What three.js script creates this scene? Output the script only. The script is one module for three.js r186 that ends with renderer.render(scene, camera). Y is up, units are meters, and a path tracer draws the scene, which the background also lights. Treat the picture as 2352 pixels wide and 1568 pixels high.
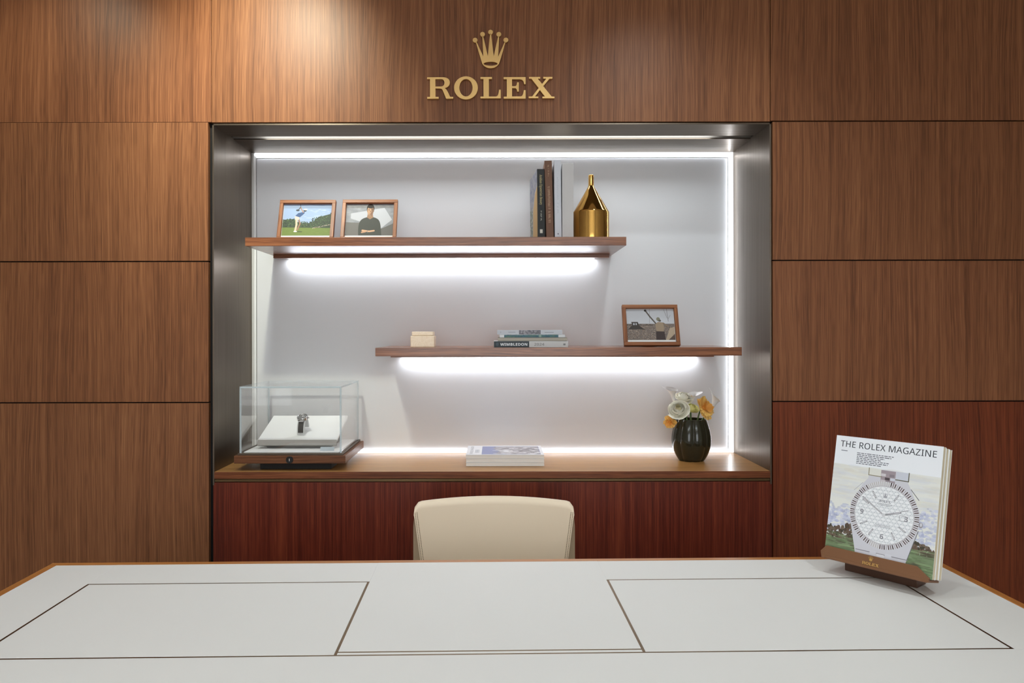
import * as THREE from 'three';
import { RoundedBoxGeometry } from 'three/addons/geometries/RoundedBoxGeometry.js';
import { mergeGeometries, mergeVertices } from 'three/addons/utils/BufferGeometryUtils.js';
import { RectAreaLightUniformsLib } from 'three/addons/lights/RectAreaLightUniformsLib.js';

// ---------------------------------------------------------------- camera, light, exposure
RectAreaLightUniformsLib.init();
const scene = new THREE.Scene();
scene.background = new THREE.Color(0x000000);
const W = 2352, H = 1568, FOCAL = 1700;                       // focal length in pixels of the 2352 x 1568 frame
const camera = new THREE.PerspectiveCamera(2 * Math.atan(H / 2 / FOCAL) * 180 / Math.PI, W / H, 0.05, 60);
camera.position.set(0, 1.39, 0);
camera.rotation.z = -0.0018;
camera.setViewOffset(W, H, 35, 21, W, H);                     // shifted lens: the optical axis is left of and above the middle
const renderer = new THREE.WebGLRenderer({ antialias: true });
renderer.toneMapping = THREE.LinearToneMapping;
renderer.toneMappingExposure = 1.0;
renderer.shadowMap.enabled = true;

const WARM = new THREE.Color(0.98, 1.0, 0.80), SOFT = new THREE.Color(0.89, 0.98, 1.02), LED = new THREE.Color(0.93, 0.985, 1.05), DAY = new THREE.Color(0.93, 0.98, 1.03);
const POWER = { spot: 6.8, spotC: 1.4, down: 3.3, niche: 2.6, room: 14.5, window: 1.9, edge: 26, shelf: 23, slot: 26 };

// ---------------------------------------------------------------- helpers
let seed = 20240611;
const rnd = () => { seed = (seed * 1664525 + 1013904223) >>> 0; return seed / 4294967296; };
const rr = (a, b) => a + (b - a) * rnd();
const taken = new Map();
const numbered = (n) => { const k = taken.get(n) ?? 0; taken.set(n, k + 1); return k ? `${n}_${String(k).padStart(3, '0')}` : n; };
function thing(name, label, category, [x, y, z] = [0, 0, 0], turn = 0, group) {
  const o = new THREE.Group(); o.name = numbered(name); scene.add(o);
  o.position.set(x, y, z); o.rotation.y = turn; o.userData = { label, category };
  if (group) o.userData.group = group;
  return o;
}
function struct(name, label) { const o = new THREE.Group(); o.name = name; o.userData = { kind: 'structure', label }; scene.add(o); return o; }
function part(name, geo, m, parent, label) {
  const g = Array.isArray(geo) ? merge(geo) : geo;
  const o = new THREE.Mesh(g, m); o.name = name; o.castShadow = o.receiveShadow = true;
  if (label) o.userData.label = label;
  (parent ?? scene).add(o); return o;
}
function merge(list) {
  return mergeGeometries(list.map((g) => {
    const n = g.index ? g.toNonIndexed() : g.clone();
    for (const k of Object.keys(n.attributes)) if (!['position', 'normal', 'uv'].includes(k)) n.deleteAttribute(k);
    return n;
  }));
}
// uv in metres with v along the grain
function metreUV(g, grain = 'y', du = 0, dv = 0) {
  const p = g.attributes.position, n = g.attributes.normal, uv = new Float32Array(p.count * 2);
  for (let i = 0; i < p.count; i++) {
    const a = [p.getX(i), p.getY(i), p.getZ(i)], ab = [Math.abs(n.getX(i)), Math.abs(n.getY(i)), Math.abs(n.getZ(i))];
    const m = ab[2] >= ab[0] - 1e-4 && ab[2] >= ab[1] - 1e-4 ? 2 : ab[1] >= ab[0] ? 1 : 0;
    let ax = [0, 1, 2].filter((k) => k !== m);
    const gi = { x: 0, y: 1, z: 2 }[grain];
    let [s, t] = ax;
    if (s === gi) [s, t] = [t, s];
    uv[2 * i] = a[s] + du; uv[2 * i + 1] = a[t] + dv;
  }
  g.setAttribute('uv', new THREE.BufferAttribute(uv, 2));
  return g;
}
// a box from its six limits, edges eased
function bx(x0, x1, y0, y1, z0, z1, r = 0.001, grain = 'y', shift = true) {
  const w = x1 - x0, h = y1 - y0, d = z1 - z0;
  const g = r > 0 ? new RoundedBoxGeometry(w, h, d, 2, Math.min(r, w / 2.01, h / 2.01, d / 2.01)) : new THREE.BoxGeometry(w, h, d);
  metreUV(g, grain, shift ? rnd() * 3 : 0, shift ? rnd() * 3 : 0);
  g.translate((x0 + x1) / 2, (y0 + y1) / 2, (z0 + z1) / 2);
  return g;
}
function surf(nu, nv, fn, closeU = false) {      // a smooth parametric sheet
  const pos = [], uv = [], idx = [];
  for (let j = 0; j <= nv; j++) for (let i = 0; i <= nu; i++) { const q = fn(i / nu, j / nv); pos.push(q[0], q[1], q[2]); uv.push(i / nu, j / nv); }
  for (let j = 0; j < nv; j++) for (let i = 0; i < nu; i++) { const a = j * (nu + 1) + i, b = a + 1, c = a + nu + 1, d = c + 1; idx.push(a, b, d, a, d, c); }
  let g = new THREE.BufferGeometry();
  g.setAttribute('position', new THREE.Float32BufferAttribute(pos, 3)); g.setAttribute('uv', new THREE.Float32BufferAttribute(uv, 2)); g.setIndex(idx);
  if (closeU) { g.deleteAttribute('uv'); g = mergeVertices(g, 1e-6); g.computeVertexNormals(); g.setAttribute('uv', new THREE.BufferAttribute(new Float32Array(g.attributes.position.count * 2), 2)); } else g.computeVertexNormals();
  return g;
}
const tube = (pts, r, seg = 24, rad = 8) => new THREE.TubeGeometry(new THREE.CatmullRomCurve3(pts.map((p) => new THREE.Vector3(...p))), seg, r, rad, false);
const smooth = (a, b, x) => { const t = Math.min(1, Math.max(0, (x - a) / (b - a))); return t * t * (3 - 2 * t); };

// ---------------------------------------------------------------- textures
function lattice(n, m) { const a = new Float32Array(n * m); for (let i = 0; i < a.length; i++) a[i] = rnd(); return a; }
function noise2(tab, n, m) {                      // tiling value noise, x in 0..n, y in 0..m
  return (x, y) => {
    const xi = Math.floor(x), yi = Math.floor(y); let fx = x - xi, fy = y - yi;
    fx = fx * fx * (3 - 2 * fx); fy = fy * fy * (3 - 2 * fy);
    const x0 = ((xi % n) + n) % n, x1 = (x0 + 1) % n, y0 = ((yi % m) + m) % m, y1 = (y0 + 1) % m;
    return (tab[y0 * n + x0] * (1 - fx) + tab[y0 * n + x1] * fx) * (1 - fy) + (tab[y1 * n + x0] * (1 - fx) + tab[y1 * n + x1] * fx) * fy;
  };
}
function dataTex(w, h, data, srgb, rep) {
  const t = new THREE.DataTexture(data, w, h, THREE.RGBAFormat);
  t.wrapS = t.wrapT = THREE.RepeatWrapping; t.magFilter = THREE.LinearFilter; t.minFilter = THREE.LinearMipmapLinearFilter; t.generateMipmaps = true;
  if (srgb) t.colorSpace = THREE.SRGBColorSpace;
  if (rep) t.repeat.set(rep[0], rep[1]);
  t.needsUpdate = true; return t;
}
// straight grained veneer; period TU x TV metres
function veneer({ TU, TV, w, h, dark, mid, light, wave, coarse, fine }) {
  const n1 = Math.round(TU * coarse), n2 = Math.round(TU * fine), n3 = Math.round(TU * 18), n4 = Math.round(TU * 640), nw = Math.max(4, Math.round(TU * 9));
  const A = noise2(lattice(n1, 3), n1, 3), B = noise2(lattice(n2, 6), n2, 6), C = noise2(lattice(n3, 2), n3, 2), D = noise2(lattice(n4, 40), n4, 40), Wv = noise2(lattice(nw, 5), nw, 5), Wl = noise2(lattice(4, 3), 4, 3);
  const col = new Uint8Array(w * h * 4), bump = new Uint8Array(w * h * 4);
  for (let j = 0; j < h; j++) for (let i = 0; i < w; i++) {
    const u = i / w, v = j / h;
    const warp = ((Wv(u * nw, v * 5) - 0.5) * wave + (Wl(u * 4, v * 3) - 0.5) * wave * 1.5) / TU;
    const x = u + warp;
    const a = A(x * n1, v * 3), b = B(x * n2, v * 6), c = C(x * n3, v * 2), d = D(x * n4, v * 40);
    let t = 0.5 + (a - 0.5) * 0.24 + (b - 0.5) * 0.46 + (c - 0.5) * 0.18 + (d - 0.5) * 0.42;
    t = Math.min(1, Math.max(0, t));
    const k = (i + j * w) * 4;
    for (let q = 0; q < 3; q++) col[k + q] = t < 0.5 ? dark[q] + (mid[q] - dark[q]) * t * 2 : mid[q] + (light[q] - mid[q]) * (t * 2 - 1);
    col[k + 3] = 255;
    const z = Math.round(255 * Math.min(1, 0.5 * b + 0.5 * d)); bump[k] = bump[k + 1] = bump[k + 2] = z; bump[k + 3] = 255;
  }
  const rep = [1 / TU, 1 / TV];
  return { map: dataTex(w, h, col, true, rep), bump: dataTex(w, h, bump, false, rep) };
}
const V_WALL = veneer({ TU: 1.28, TV: 2.2, w: 2048, h: 512, dark: [99, 60, 36], mid: [137, 88, 56], light: [166, 112, 74], wave: 0.022, coarse: 130, fine: 380 });
const V_RED = veneer({ TU: 1.28, TV: 2.2, w: 2048, h: 256, dark: [74, 27, 17], mid: [104, 44, 28], light: [134, 68, 43], wave: 0.004, coarse: 90, fine: 260 });
const V_LIGHT = veneer({ TU: 0.32, TV: 1.6, w: 512, h: 1024, dark: [152, 108, 60], mid: [178, 132, 76], light: [200, 154, 94], wave: 0.008, coarse: 90, fine: 260 });
const V_BOARD = veneer({ TU: 0.32, TV: 1.6, w: 512, h: 1024, dark: [92, 52, 28], mid: [140, 88, 54], light: [180, 122, 80], wave: 0.012, coarse: 90, fine: 260 });
function speckle(w, h, lo, hi, rep, streak) {
  const d = new Uint8Array(w * h * 4), n = streak ? noise2(lattice(w / 2, 4), w / 2, 4) : null;
  for (let j = 0; j < h; j++) for (let i = 0; i < w; i++) {
    const s = streak ? n(i / 2, (j / h) * 4) : rnd(), v = Math.round(255 * (lo + (hi - lo) * s)), k = (i + j * w) * 4;
    d[k] = d[k + 1] = d[k + 2] = v; d[k + 3] = 255;
  }
  return dataTex(w, h, d, false, rep);
}
const T_BRUSH = speckle(512, 16, 0.62, 0.9, [1 / 0.5, 1 / 1.0], true);
const T_GRAIN = speckle(256, 256, 0.3, 0.9, [1 / 0.12, 1 / 0.12], false);

// ---------------------------------------------------------------- materials
const std = (o) => new THREE.MeshPhysicalMaterial(o);
const rgb = (r, g, b) => new THREE.Color().setRGB(r / 255, g / 255, b / 255, THREE.SRGBColorSpace);
const wood = (v, tint, rough = 0.42) => std({ map: v.map, bumpMap: v.bump, bumpScale: 0.00012, color: tint, roughness: rough, specularIntensity: 0.65 });
const M = {};
M.wall = [wood(V_WALL, rgb(255, 255, 255)), wood(V_WALL, rgb(250, 247, 244)), wood(V_WALL, rgb(255, 250, 250))];
M.cabinet = wood(V_RED, rgb(255, 236, 226), 0.38);
M.redPanel = wood(V_WALL, rgb(224, 172, 154), 0.42);
M.board = wood(V_BOARD, rgb(246, 232, 224), 0.36);
Object.assign(M.board, { clearcoat: 0.7, clearcoatRoughness: 0.22 });
M.worktop = wood(V_LIGHT, rgb(255, 250, 245), 0.3);
M.edgeBrown = wood(V_BOARD, rgb(214, 190, 180), 0.4);
M.caseWood = wood(V_BOARD, rgb(196, 192, 190), 0.4);
M.frameWood = wood(V_BOARD, rgb(255, 250, 245), 0.4);
M.edging = wood(V_LIGHT, rgb(255, 226, 206), 0.35);
M.dark = std({ color: rgb(24, 19, 17), roughness: 0.7 });
M.backing = std({ color: rgb(14, 10, 9), roughness: 0.9 });
M.liner = std({ color: rgb(118, 106, 94), metalness: 1, roughness: 0.52, roughnessMap: T_BRUSH, anisotropy: 0.55, anisotropyRotation: 0, bumpMap: T_BRUSH, bumpScale: 0.00002 });
M.linerEdge = std({ color: rgb(190, 178, 164), metalness: 1, roughness: 0.4 });
M.slot = std({ color: rgb(128, 120, 112), roughness: 0.55 });
M.nichePanel = std({ color: rgb(226, 226, 228), roughness: 0.55, bumpMap: T_GRAIN, bumpScale: 0.00003 });
M.nicheTrim = std({ color: rgb(236, 235, 234), roughness: 0.45 });
M.ledOn = std({ color: rgb(245, 245, 245), roughness: 0.5, emissive: LED, emissiveIntensity: 1.6 });
M.ledOff = std({ color: rgb(206, 204, 200), roughness: 0.35 });
M.brass = std({ color: rgb(236, 196, 130), metalness: 1, roughness: 0.45 });
M.gold = std({ color: rgb(216, 168, 92), metalness: 1, roughness: 0.07 });
M.bronze = std({ color: rgb(120, 98, 70), metalness: 1, roughness: 0.4 });
M.steel = std({ color: rgb(200, 200, 200), metalness: 1, roughness: 0.18 });
M.leather = std({ color: rgb(226, 224, 219), roughness: 0.62, bumpMap: T_GRAIN, bumpScale: 0.00004 });
M.cream = std({ color: rgb(236, 217, 190), roughness: 0.5, bumpMap: T_GRAIN, bumpScale: 0.00004 });
M.creamDark = std({ color: rgb(206, 184, 152), roughness: 0.55 });
M.thread = std({ color: rgb(140, 120, 92), roughness: 0.8 });
M.white = std({ color: rgb(238, 238, 236), roughness: 0.5 });
M.paper = std({ color: rgb(232, 226, 218), roughness: 0.7 });
M.pages = std({ color: rgb(222, 208, 178), roughness: 0.75 });
M.black = std({ color: rgb(18, 18, 18), roughness: 0.35 });
M.glass = std({ color: 0xffffff, roughness: 0.0, transmission: 1, thickness: 0, ior: 1.5 });
M.glassEdge = std({ color: rgb(232, 240, 243), roughness: 0.12, transmission: 0.55, thickness: 0, ior: 1.5 });

// ---------------------------------------------------------------- the room
const ZW = -2.805, ZB = -3.238, CEIL = 2.92, XL = -2.7, XR = 2.7, ZF = 2.7;
const NX0 = -1.071, NX1 = 1.035, NY1 = 2.176, TOP = 0.863;            // inside of the niche
{
  const floor = struct('floor', 'plain grey-beige floor of the room');
  part('floor_slab', bx(XL - 0.1, XR + 0.1, -0.1, 0, ZW - 0.6, ZF + 0.1, 0, 'x'), std({ color: rgb(150, 142, 134), roughness: 0.5 }), floor);
  const ceil = struct('ceiling', 'plain white ceiling above the room');
  part('ceiling_slab', bx(XL - 0.1, XR + 0.1, CEIL, CEIL + 0.1, ZW - 0.6, ZF + 0.1, 0), std({ color: rgb(228, 222, 214), roughness: 0.9 }), ceil);
  const wallPaint = std({ color: rgb(196, 190, 184), roughness: 0.8 });
  for (const [n, g] of [['wall_left', bx(XL - 0.1, XL, 0, CEIL, ZW - 0.6, ZF, 0)], ['wall_right', bx(XR, XR + 0.1, 0, CEIL, ZW - 0.6, ZF, 0)], ['wall_front', bx(XL - 0.1, XR + 0.1, 0, CEIL, ZF, ZF + 0.1, 0)]]) {
    const w = struct(n, 'plain light grey-beige wall of the room'); part('wall_body', g, wallPaint, w);
  }
  // glazed shopfront behind the viewer, bright frosted panes
  const win = struct('window_1', 'bright frosted shopfront window in the wall behind the viewer');
  const wx = 1.3, wy0 = 0.5, wy1 = 2.4, wz = ZF - 0.012;
  part('window_frame', [bx(-wx - 0.06, wx + 0.06, wy1, wy1 + 0.06, wz - 0.04, ZF, 0.002), bx(-wx - 0.06, wx + 0.06, wy0 - 0.06, wy0, wz - 0.04, ZF, 0.002), bx(-wx - 0.06, -wx, wy0, wy1, wz - 0.04, ZF, 0.002), bx(wx, wx + 0.06, wy0, wy1, wz - 0.04, ZF, 0.002), bx(-0.03, 0.03, wy0, wy1, wz - 0.04, ZF, 0.002)], M.dark, win);
  for (const sgn of [-1, 1]) {
    const a = sgn < 0 ? -wx : 0.03, b = sgn < 0 ? -0.03 : wx;
    part('pane', bx(a, b, wy0, wy1, wz - 0.006, wz, 0), std({ color: rgb(235, 238, 240), roughness: 0.6, emissive: DAY, emissiveIntensity: 1.0 }), win);
    rectLight(b - a, wy1 - wy0, POWER.window, DAY, [(a + b) / 2, (wy0 + wy1) / 2, wz - 0.008], [(a + b) / 2, (wy0 + wy1) / 2, -5], win);
  }
  const back = struct('wall_back', 'veneered wood wall with narrow dark joints around the lit niche');
  const bz0 = ZW - 0.12, bz1 = ZW - 0.02;
  part('backing', [bx(XL, -1.0925, 0, CEIL, bz0, bz1, 0), bx(1.046, XR, 0, CEIL, bz0, bz1, 0), bx(-1.0925, 1.046, 2.186, CEIL, bz0, bz1, 0), bx(-1.0925, 1.046, 0, 0.815, bz0, bz1, 0),
    bx(-1.11, -1.08, 0, 2.19, bz0 - 0.36, bz1, 0), bx(1.042, 1.06, 0, 2.19, bz0 - 0.36, bz1, 0)], M.backing, back);
  const G = 0.0022, R = [0, 1.126, 1.6606, 2.1878, CEIL];
  let q = 0;
  const pan = (x0, x1, y0, y1, m) => part('wall_panel', bx(x0, x1, y0, y1, ZW - 0.02, ZW, 0.0012), m ?? M.wall[q++ % 3], back);
  for (let r = 0; r < 3; r++) {
    pan(XL, -1.0925, R[r] + G, R[r + 1] - (r === 2 ? 0.0006 : G));
    pan(1.0465, XR, R[r] + G, R[r + 1] - G, r === 0 ? M.redPanel : undefined);
  }
  pan(XL, -1.080, R[3] + 0.0004, R[4]); pan(-1.0785, 1.0375, R[3] + G - 0.003, R[4]); pan(1.0398, XR, R[3] + G, R[4]);

  // metal lining of the niche
  const trim = struct('trim_1', 'brushed grey-brown metal lining of the niche with a light slot in its top');
  const zf = ZW + 0.001;
  part('side_lining', bx(NX0 - 0.006, NX0, TOP - 0.05, NY1 + 0.006, ZB - 0.01, zf, 0.0006), M.liner, trim);
  part('side_lining', bx(NX1, NX1 + 0.006, TOP - 0.05, NY1 + 0.006, ZB - 0.01, zf, 0.0006), M.liner, trim);
  part('top_lining', bx(NX0 - 0.006, NX1 + 0.006, NY1, NY1 + 0.006, -2.966, zf, 0.0006, 'x'), M.liner, trim);
  part('top_lining', bx(NX0 - 0.006, NX1 + 0.006, NY1, NY1 + 0.006, ZB - 0.01, -3.016, 0.0006, 'x'), M.liner, trim);
  part('slot_channel', [bx(NX0 - 0.006, NX1 + 0.006, NY1 + 0.004, NY1 + 0.038, -3.022, -3.016, 0), bx(NX0 - 0.006, NX1 + 0.006, NY1 + 0.004, NY1 + 0.038, -2.966, -2.960, 0), bx(NX0 - 0.006, NX1 + 0.006, NY1 + 0.032, NY1 + 0.038, -3.022, -2.960, 0)], M.slot, trim);
  // rear panel of the niche
  const nb = struct('wall_niche', 'smooth light grey rear panel of the niche with a thin border joint');
  part('rear_board', bx(NX0 - 0.01, NX1 + 0.01, TOP - 0.05, NY1 + 0.02, ZB - 0.03, ZB - 0.006, 0), std({ color: rgb(120, 118, 116), roughness: 0.6 }), nb);
  part('rear_panel', bx(-1.0492, 1.0102, 0.8737, 2.1502, ZB - 0.0065, ZB, 0.0008), M.nichePanel, nb);
  const tw = 0.010;
  part('border_strip', bx(-1.0525 - tw, -1.0518, 0.8715, 2.1525, ZB - 0.006, ZB, 0.001), M.nicheTrim, nb);
  part('border_strip', bx(1.0128, 1.0128 + tw, 0.8715, 2.1525, ZB - 0.006, ZB, 0.001), M.nicheTrim, nb);
  part('border_strip', bx(-1.06, 1.022, 2.1528, 2.1528 + tw, ZB - 0.006, ZB, 0.001), M.nicheTrim, nb);
  part('border_strip', bx(-1.06, 1.022, 0.8711 - tw + 0.002, 0.8711, ZB - 0.006, ZB, 0.001), M.nicheTrim, nb);
}
function rectLight(w, h, I, color, pos, look, parent) {
  const l = new THREE.RectAreaLight(color, I, w, h); l.name = 'light'; l.position.set(...pos); l.lookAt(look[0], look[1], look[2]); (parent ?? scene).add(l); return l;
}
// light bars along the edges of the rear panel
{
  const bar = (label, g, on) => { const t = thing('light_bar', label, 'light bar'); part('diffuser', g, on ? M.ledOn : M.ledOff, t); return t; };
  const d = 0.014, z0 = ZB - 0.005, z1 = ZB + 0.0045;
  let t = bar('glowing white light bar along the top edge of the niche rear panel', bx(NX0 + d, NX1 - d, NY1 - d, NY1 - 0.0005, z0, z1, 0.001), true);
  rectLight(2.06, 0.004, POWER.edge, LED, [-0.018, NY1 - d - 0.0006, ZB + 0.0024], [-0.018, 0, ZB + 0.0024], t);
  t = bar('glowing white light bar down the side of the niche by the vase', bx(NX1 - d, NX1 - 0.0005, TOP + 0.0005, NY1 - 0.0005, z0, z1, 0.001), true);
  rectLight(0.004, 1.28, POWER.edge * 2, LED, [NX1 - d - 0.0006, 1.52, ZB + 0.0024], [-5, 1.52, ZB + 0.0024], t);
  t = bar('low glowing light bar behind the worktop at the foot of the rear panel', bx(-0.70, NX1 - d, TOP + 0.0005, TOP + 0.008, z0, z1, 0.001), true);
  rectLight(1.70, 0.004, POWER.edge, LED, [0.16, TOP + 0.0086, ZB + 0.0024], [0.16, 5, ZB + 0.0024], t);
  bar('unlit pale light bar down the side of the niche by the glass case', bx(NX0 + 0.0005, NX0 + 0.011, TOP + 0.0005, NY1 - 0.0005, z0, z1, 0.001), false);
  // lamp strip hidden in the top slot
  t = thing('light_strip', 'thin light strip recessed in the slot of the niche top', 'light strip');
  part('diffuser', bx(-0.95, 0.88, NY1 + 0.024, NY1 + 0.0318, -2.996, -2.970, 0.001), M.ledOn, t);
  rectLight(1.83, 0.024, POWER.slot, SOFT, [-0.035, NY1 + 0.0234, -2.983], [-0.035, 0, -2.983], t);
}
// ceiling lamps (out of the picture, above the wall and the desk)
function downlight(x, z, tx, ty, tz, I, color, angle, label, soft = 1.5) {
  const t = thing('ceiling_spotlight', label, 'spotlight', [x, CEIL, z]);
  part('ring', new THREE.TorusGeometry(0.05, 0.008, 10, 32).rotateX(Math.PI / 2), M.white, t);
  part('lens', new THREE.CylinderGeometry(0.042, 0.042, 0.012, 28), std({ color: 0xffffff, emissive: color, emissiveIntensity: 1.5, roughness: 0.4 }), t);
  const s = new THREE.SpotLight(color, I, 0, angle, 1, 2); s.name = 'light'; s.position.set(0, -0.02, 0); s.castShadow = true; s.shadow.radius = soft;
  t.add(s); s.target.name = 'aim'; s.target.position.set(tx - x, ty - CEIL, tz - z); t.add(s.target);
}
downlight(-0.86, -2.02, -0.90, 2.32, ZW, POWER.spot, WARM, 0.64, 'small warm ceiling spotlight above the bright patch of the wood wall');
downlight(-1.7, -2.2, -1.6, 2.1, ZW, POWER.spotC, WARM, 0.75, 'small ceiling spotlight near the side wall');
function ceilingPanel(x, z, w, d, I, label) {
  const t = thing('ceiling_panel_light', label, 'ceiling light', [x, CEIL, z]);
  part('frame', [bx(-w / 2 - 0.02, w / 2 + 0.02, -0.015, 0, -d / 2 - 0.02, -d / 2, 0), bx(-w / 2 - 0.02, w / 2 + 0.02, -0.015, 0, d / 2, d / 2 + 0.02, 0), bx(-w / 2 - 0.02, -w / 2, -0.015, 0, -d / 2, d / 2, 0), bx(w / 2, w / 2 + 0.02, -0.015, 0, -d / 2, d / 2, 0)], M.white, t);
  part('diffuser', bx(-w / 2, w / 2, -0.01, -0.002, -d / 2, d / 2, 0), std({ color: 0xffffff, emissive: SOFT, emissiveIntensity: 1.2, roughness: 0.6 }), t);
  rectLight(w, d, I, SOFT, [0, -0.014, 0], [x, 0, z], t);
}
for (const [x, z, label] of [[-1.35, -1.0, 'ceiling downlight over the desk end nearest the left wall'], [0, -1.0, 'ceiling downlight over the middle of the desk'], [1.35, -1.0, 'ceiling downlight over the desk end by the magazine stand']])
  downlight(x, z, x, 0, z - 0.0001, POWER.down, SOFT, 1.05, label, 2);
downlight(-0.93, -2.05, -0.9, 0.9, -2.95, POWER.niche, SOFT, 0.8, 'ceiling downlight behind the desk on the glass case side', 2);
downlight(0.65, -1.93, 0.65, 0.9, -2.95, POWER.niche, SOFT, 0.8, 'ceiling downlight behind the desk on the vase side', 2);
ceilingPanel(0, 0.9, 2.4, 1.0, POWER.room, 'wide white ceiling light behind the viewer');

// ---------------------------------------------------------------- wall sign
const SGN = 0.00165 / 6.918;                                   // metres for each unit of the drawn outlines
function shapePath(cmds, Ctor = THREE.Shape) {
  const s = new Ctor(); const X = (x) => (x - 1165) * SGN, Y = (y) => -(y - 700) * SGN;
  for (const c of cmds) { const [k, ...a] = c; if (k === 'M') s.moveTo(X(a[0]), Y(a[1])); else if (k === 'L') for (let i = 0; i < a.length; i += 2) s.lineTo(X(a[i]), Y(a[i + 1])); else if (k === 'C') s.bezierCurveTo(X(a[0]), Y(a[1]), X(a[2]), Y(a[3]), X(a[4]), Y(a[5])); }
  return s;
}
function ellipsePath(cx, cy, rx, ry, Ctor) { const s = new Ctor(); s.absellipse((cx - 1165) * SGN, -(cy - 700) * SGN, rx * SGN, ry * SGN, 0, Math.PI * 2, false, 0); return s; }
const SHAPES = {};
SHAPES.R = shapePath([['M', 160, 902], ['L', 400, 902], ['C', 482, 902, 517, 940, 517, 985], ['C', 517, 1035, 480, 1066, 430, 1072], ['C', 458, 1082, 474, 1112, 492, 1150], ['L', 522, 1212, 570, 1212, 570, 1240, 460, 1240, 405, 1110], ['C', 395, 1084, 380, 1078, 350, 1078], ['L', 290, 1078, 290, 1212, 340, 1212, 340, 1240, 160, 1240, 160, 1212, 205, 1212, 205, 930, 160, 930, 160, 902]]);
SHAPES.R.holes.push(shapePath([['M', 290, 932], ['L', 378, 932], ['C', 416, 932, 432, 955, 432, 988], ['C', 432, 1024, 412, 1048, 378, 1048], ['L', 290, 1048, 290, 932]], THREE.Path));
SHAPES.O = ellipsePath(772, 1070, 188, 182, THREE.Shape); SHAPES.O.holes.push(ellipsePath(772, 1068, 105, 138, THREE.Path));
SHAPES.L = shapePath([['M', 1002, 900], ['L', 1182, 900, 1182, 930, 1135, 930, 1135, 1208, 1240, 1208], ['C', 1278, 1208, 1290, 1165, 1295, 1100], ['L', 1322, 1100, 1322, 1236, 1002, 1236, 1002, 1208, 1050, 1208, 1050, 930, 1002, 930, 1002, 900]]);
SHAPES.E = shapePath([['M', 1370, 902], ['L', 1715, 902, 1715, 1012, 1692, 1012], ['C', 1685, 960, 1665, 935, 1620, 935], ['L', 1500, 935, 1500, 1045, 1545, 1045], ['C', 1570, 1045, 1578, 1020, 1582, 985], ['L', 1608, 985, 1608, 1130, 1582, 1130], ['C', 1578, 1092, 1570, 1075, 1545, 1075], ['L', 1500, 1075, 1500, 1207, 1630, 1207], ['C', 1665, 1207, 1680, 1172, 1687, 1108], ['L', 1715, 1108, 1715, 1240, 1370, 1240, 1370, 1210, 1418, 1210, 1418, 935, 1370, 935, 1370, 902]]);
SHAPES.X = shapePath([['M', 1770, 900], ['L', 1945, 900, 1945, 927, 1907, 927, 1976, 1012, 2042, 927, 1995, 927, 1995, 900, 2138, 900, 2138, 927, 2092, 927, 1994, 1046, 2125, 1210, 2170, 1210, 2170, 1236, 1980, 1236, 1980, 1210, 2020, 1210, 1940, 1106, 1864, 1208, 1915, 1208, 1915, 1234, 1765, 1234, 1765, 1208, 1818, 1208, 1921, 1076, 1808, 927, 1770, 927, 1770, 900]]);
SHAPES.crown = shapePath([['M', 926, 338], ['L', 1022, 660], ['C', 1032, 705, 1085, 757, 1165, 757], ['C', 1240, 757, 1293, 705, 1304, 660], ['L', 1402, 338, 1386, 345, 1282, 575, 1297, 250, 1283, 250, 1212, 570, 1171, 215, 1156, 215, 1118, 566, 1046, 250, 1032, 250, 1048, 572, 940, 340, 926, 338]]);
SHAPES.crown.holes.push(ellipsePath(1162, 687, 109, 32, THREE.Path));
const BALLS = [[918, 313], [1035, 222], [1163, 187], [1293, 222], [1405, 312]];
const solid = (shape, depth, bev = 0.0008) => new THREE.ExtrudeGeometry(shape, { depth, curveSegments: 16, bevelEnabled: bev > 0, bevelThickness: bev, bevelSize: bev * 0.6, bevelSegments: 2 });
{
  const SX = (1165 / 6.918 + 960 - 1141) * 0.00165, SY = 1.39 - (700 / 6.918 + 50 - 763) * 0.00165;
  const cr = thing('crown_emblem', 'flat gold metal crown with five ball tips on the wood wall', 'emblem', [SX, SY, ZW + 0.005]);
  part('crown_body', solid(SHAPES.crown, 0.008), M.brass, cr);
  for (const [x, y] of BALLS) part('ball_tip', solid(ellipsePath(x, y, 37, 37, THREE.Shape), 0.008), M.brass, cr);
  for (const [x, y] of [[1100, 640], [1230, 640]]) part('standoff', new THREE.CylinderGeometry(0.003, 0.003, 0.006, 8).rotateX(Math.PI / 2).translate((x - 1165) * SGN, -(y - 700) * SGN, -0.002), M.brass, cr);
  const mid = { R: [248, 1000], O: [620, 1070], L: [1092, 1000], E: [1460, 1000], X: [1958, 1060] };
  for (const [ch, how] of [['R', 'first'], ['O', 'second'], ['L', 'third'], ['E', 'fourth'], ['X', 'last']]) {
    const t = thing('sign_letter', `gold metal letter ${ch} on the wood wall, ${how} in the row under the crown`, 'letter', [SX, SY, ZW + 0.005], 0, 'gold letters of the wall sign');
    part('letter_face', solid(SHAPES[ch], 0.010), M.brass, t);
    part('standoff', new THREE.CylinderGeometry(0.003, 0.003, 0.006, 8).rotateX(Math.PI / 2).translate((mid[ch][0] - 1165) * SGN, -(mid[ch][1] - 700) * SGN, -0.002), M.brass, t);
  }
}

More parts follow.
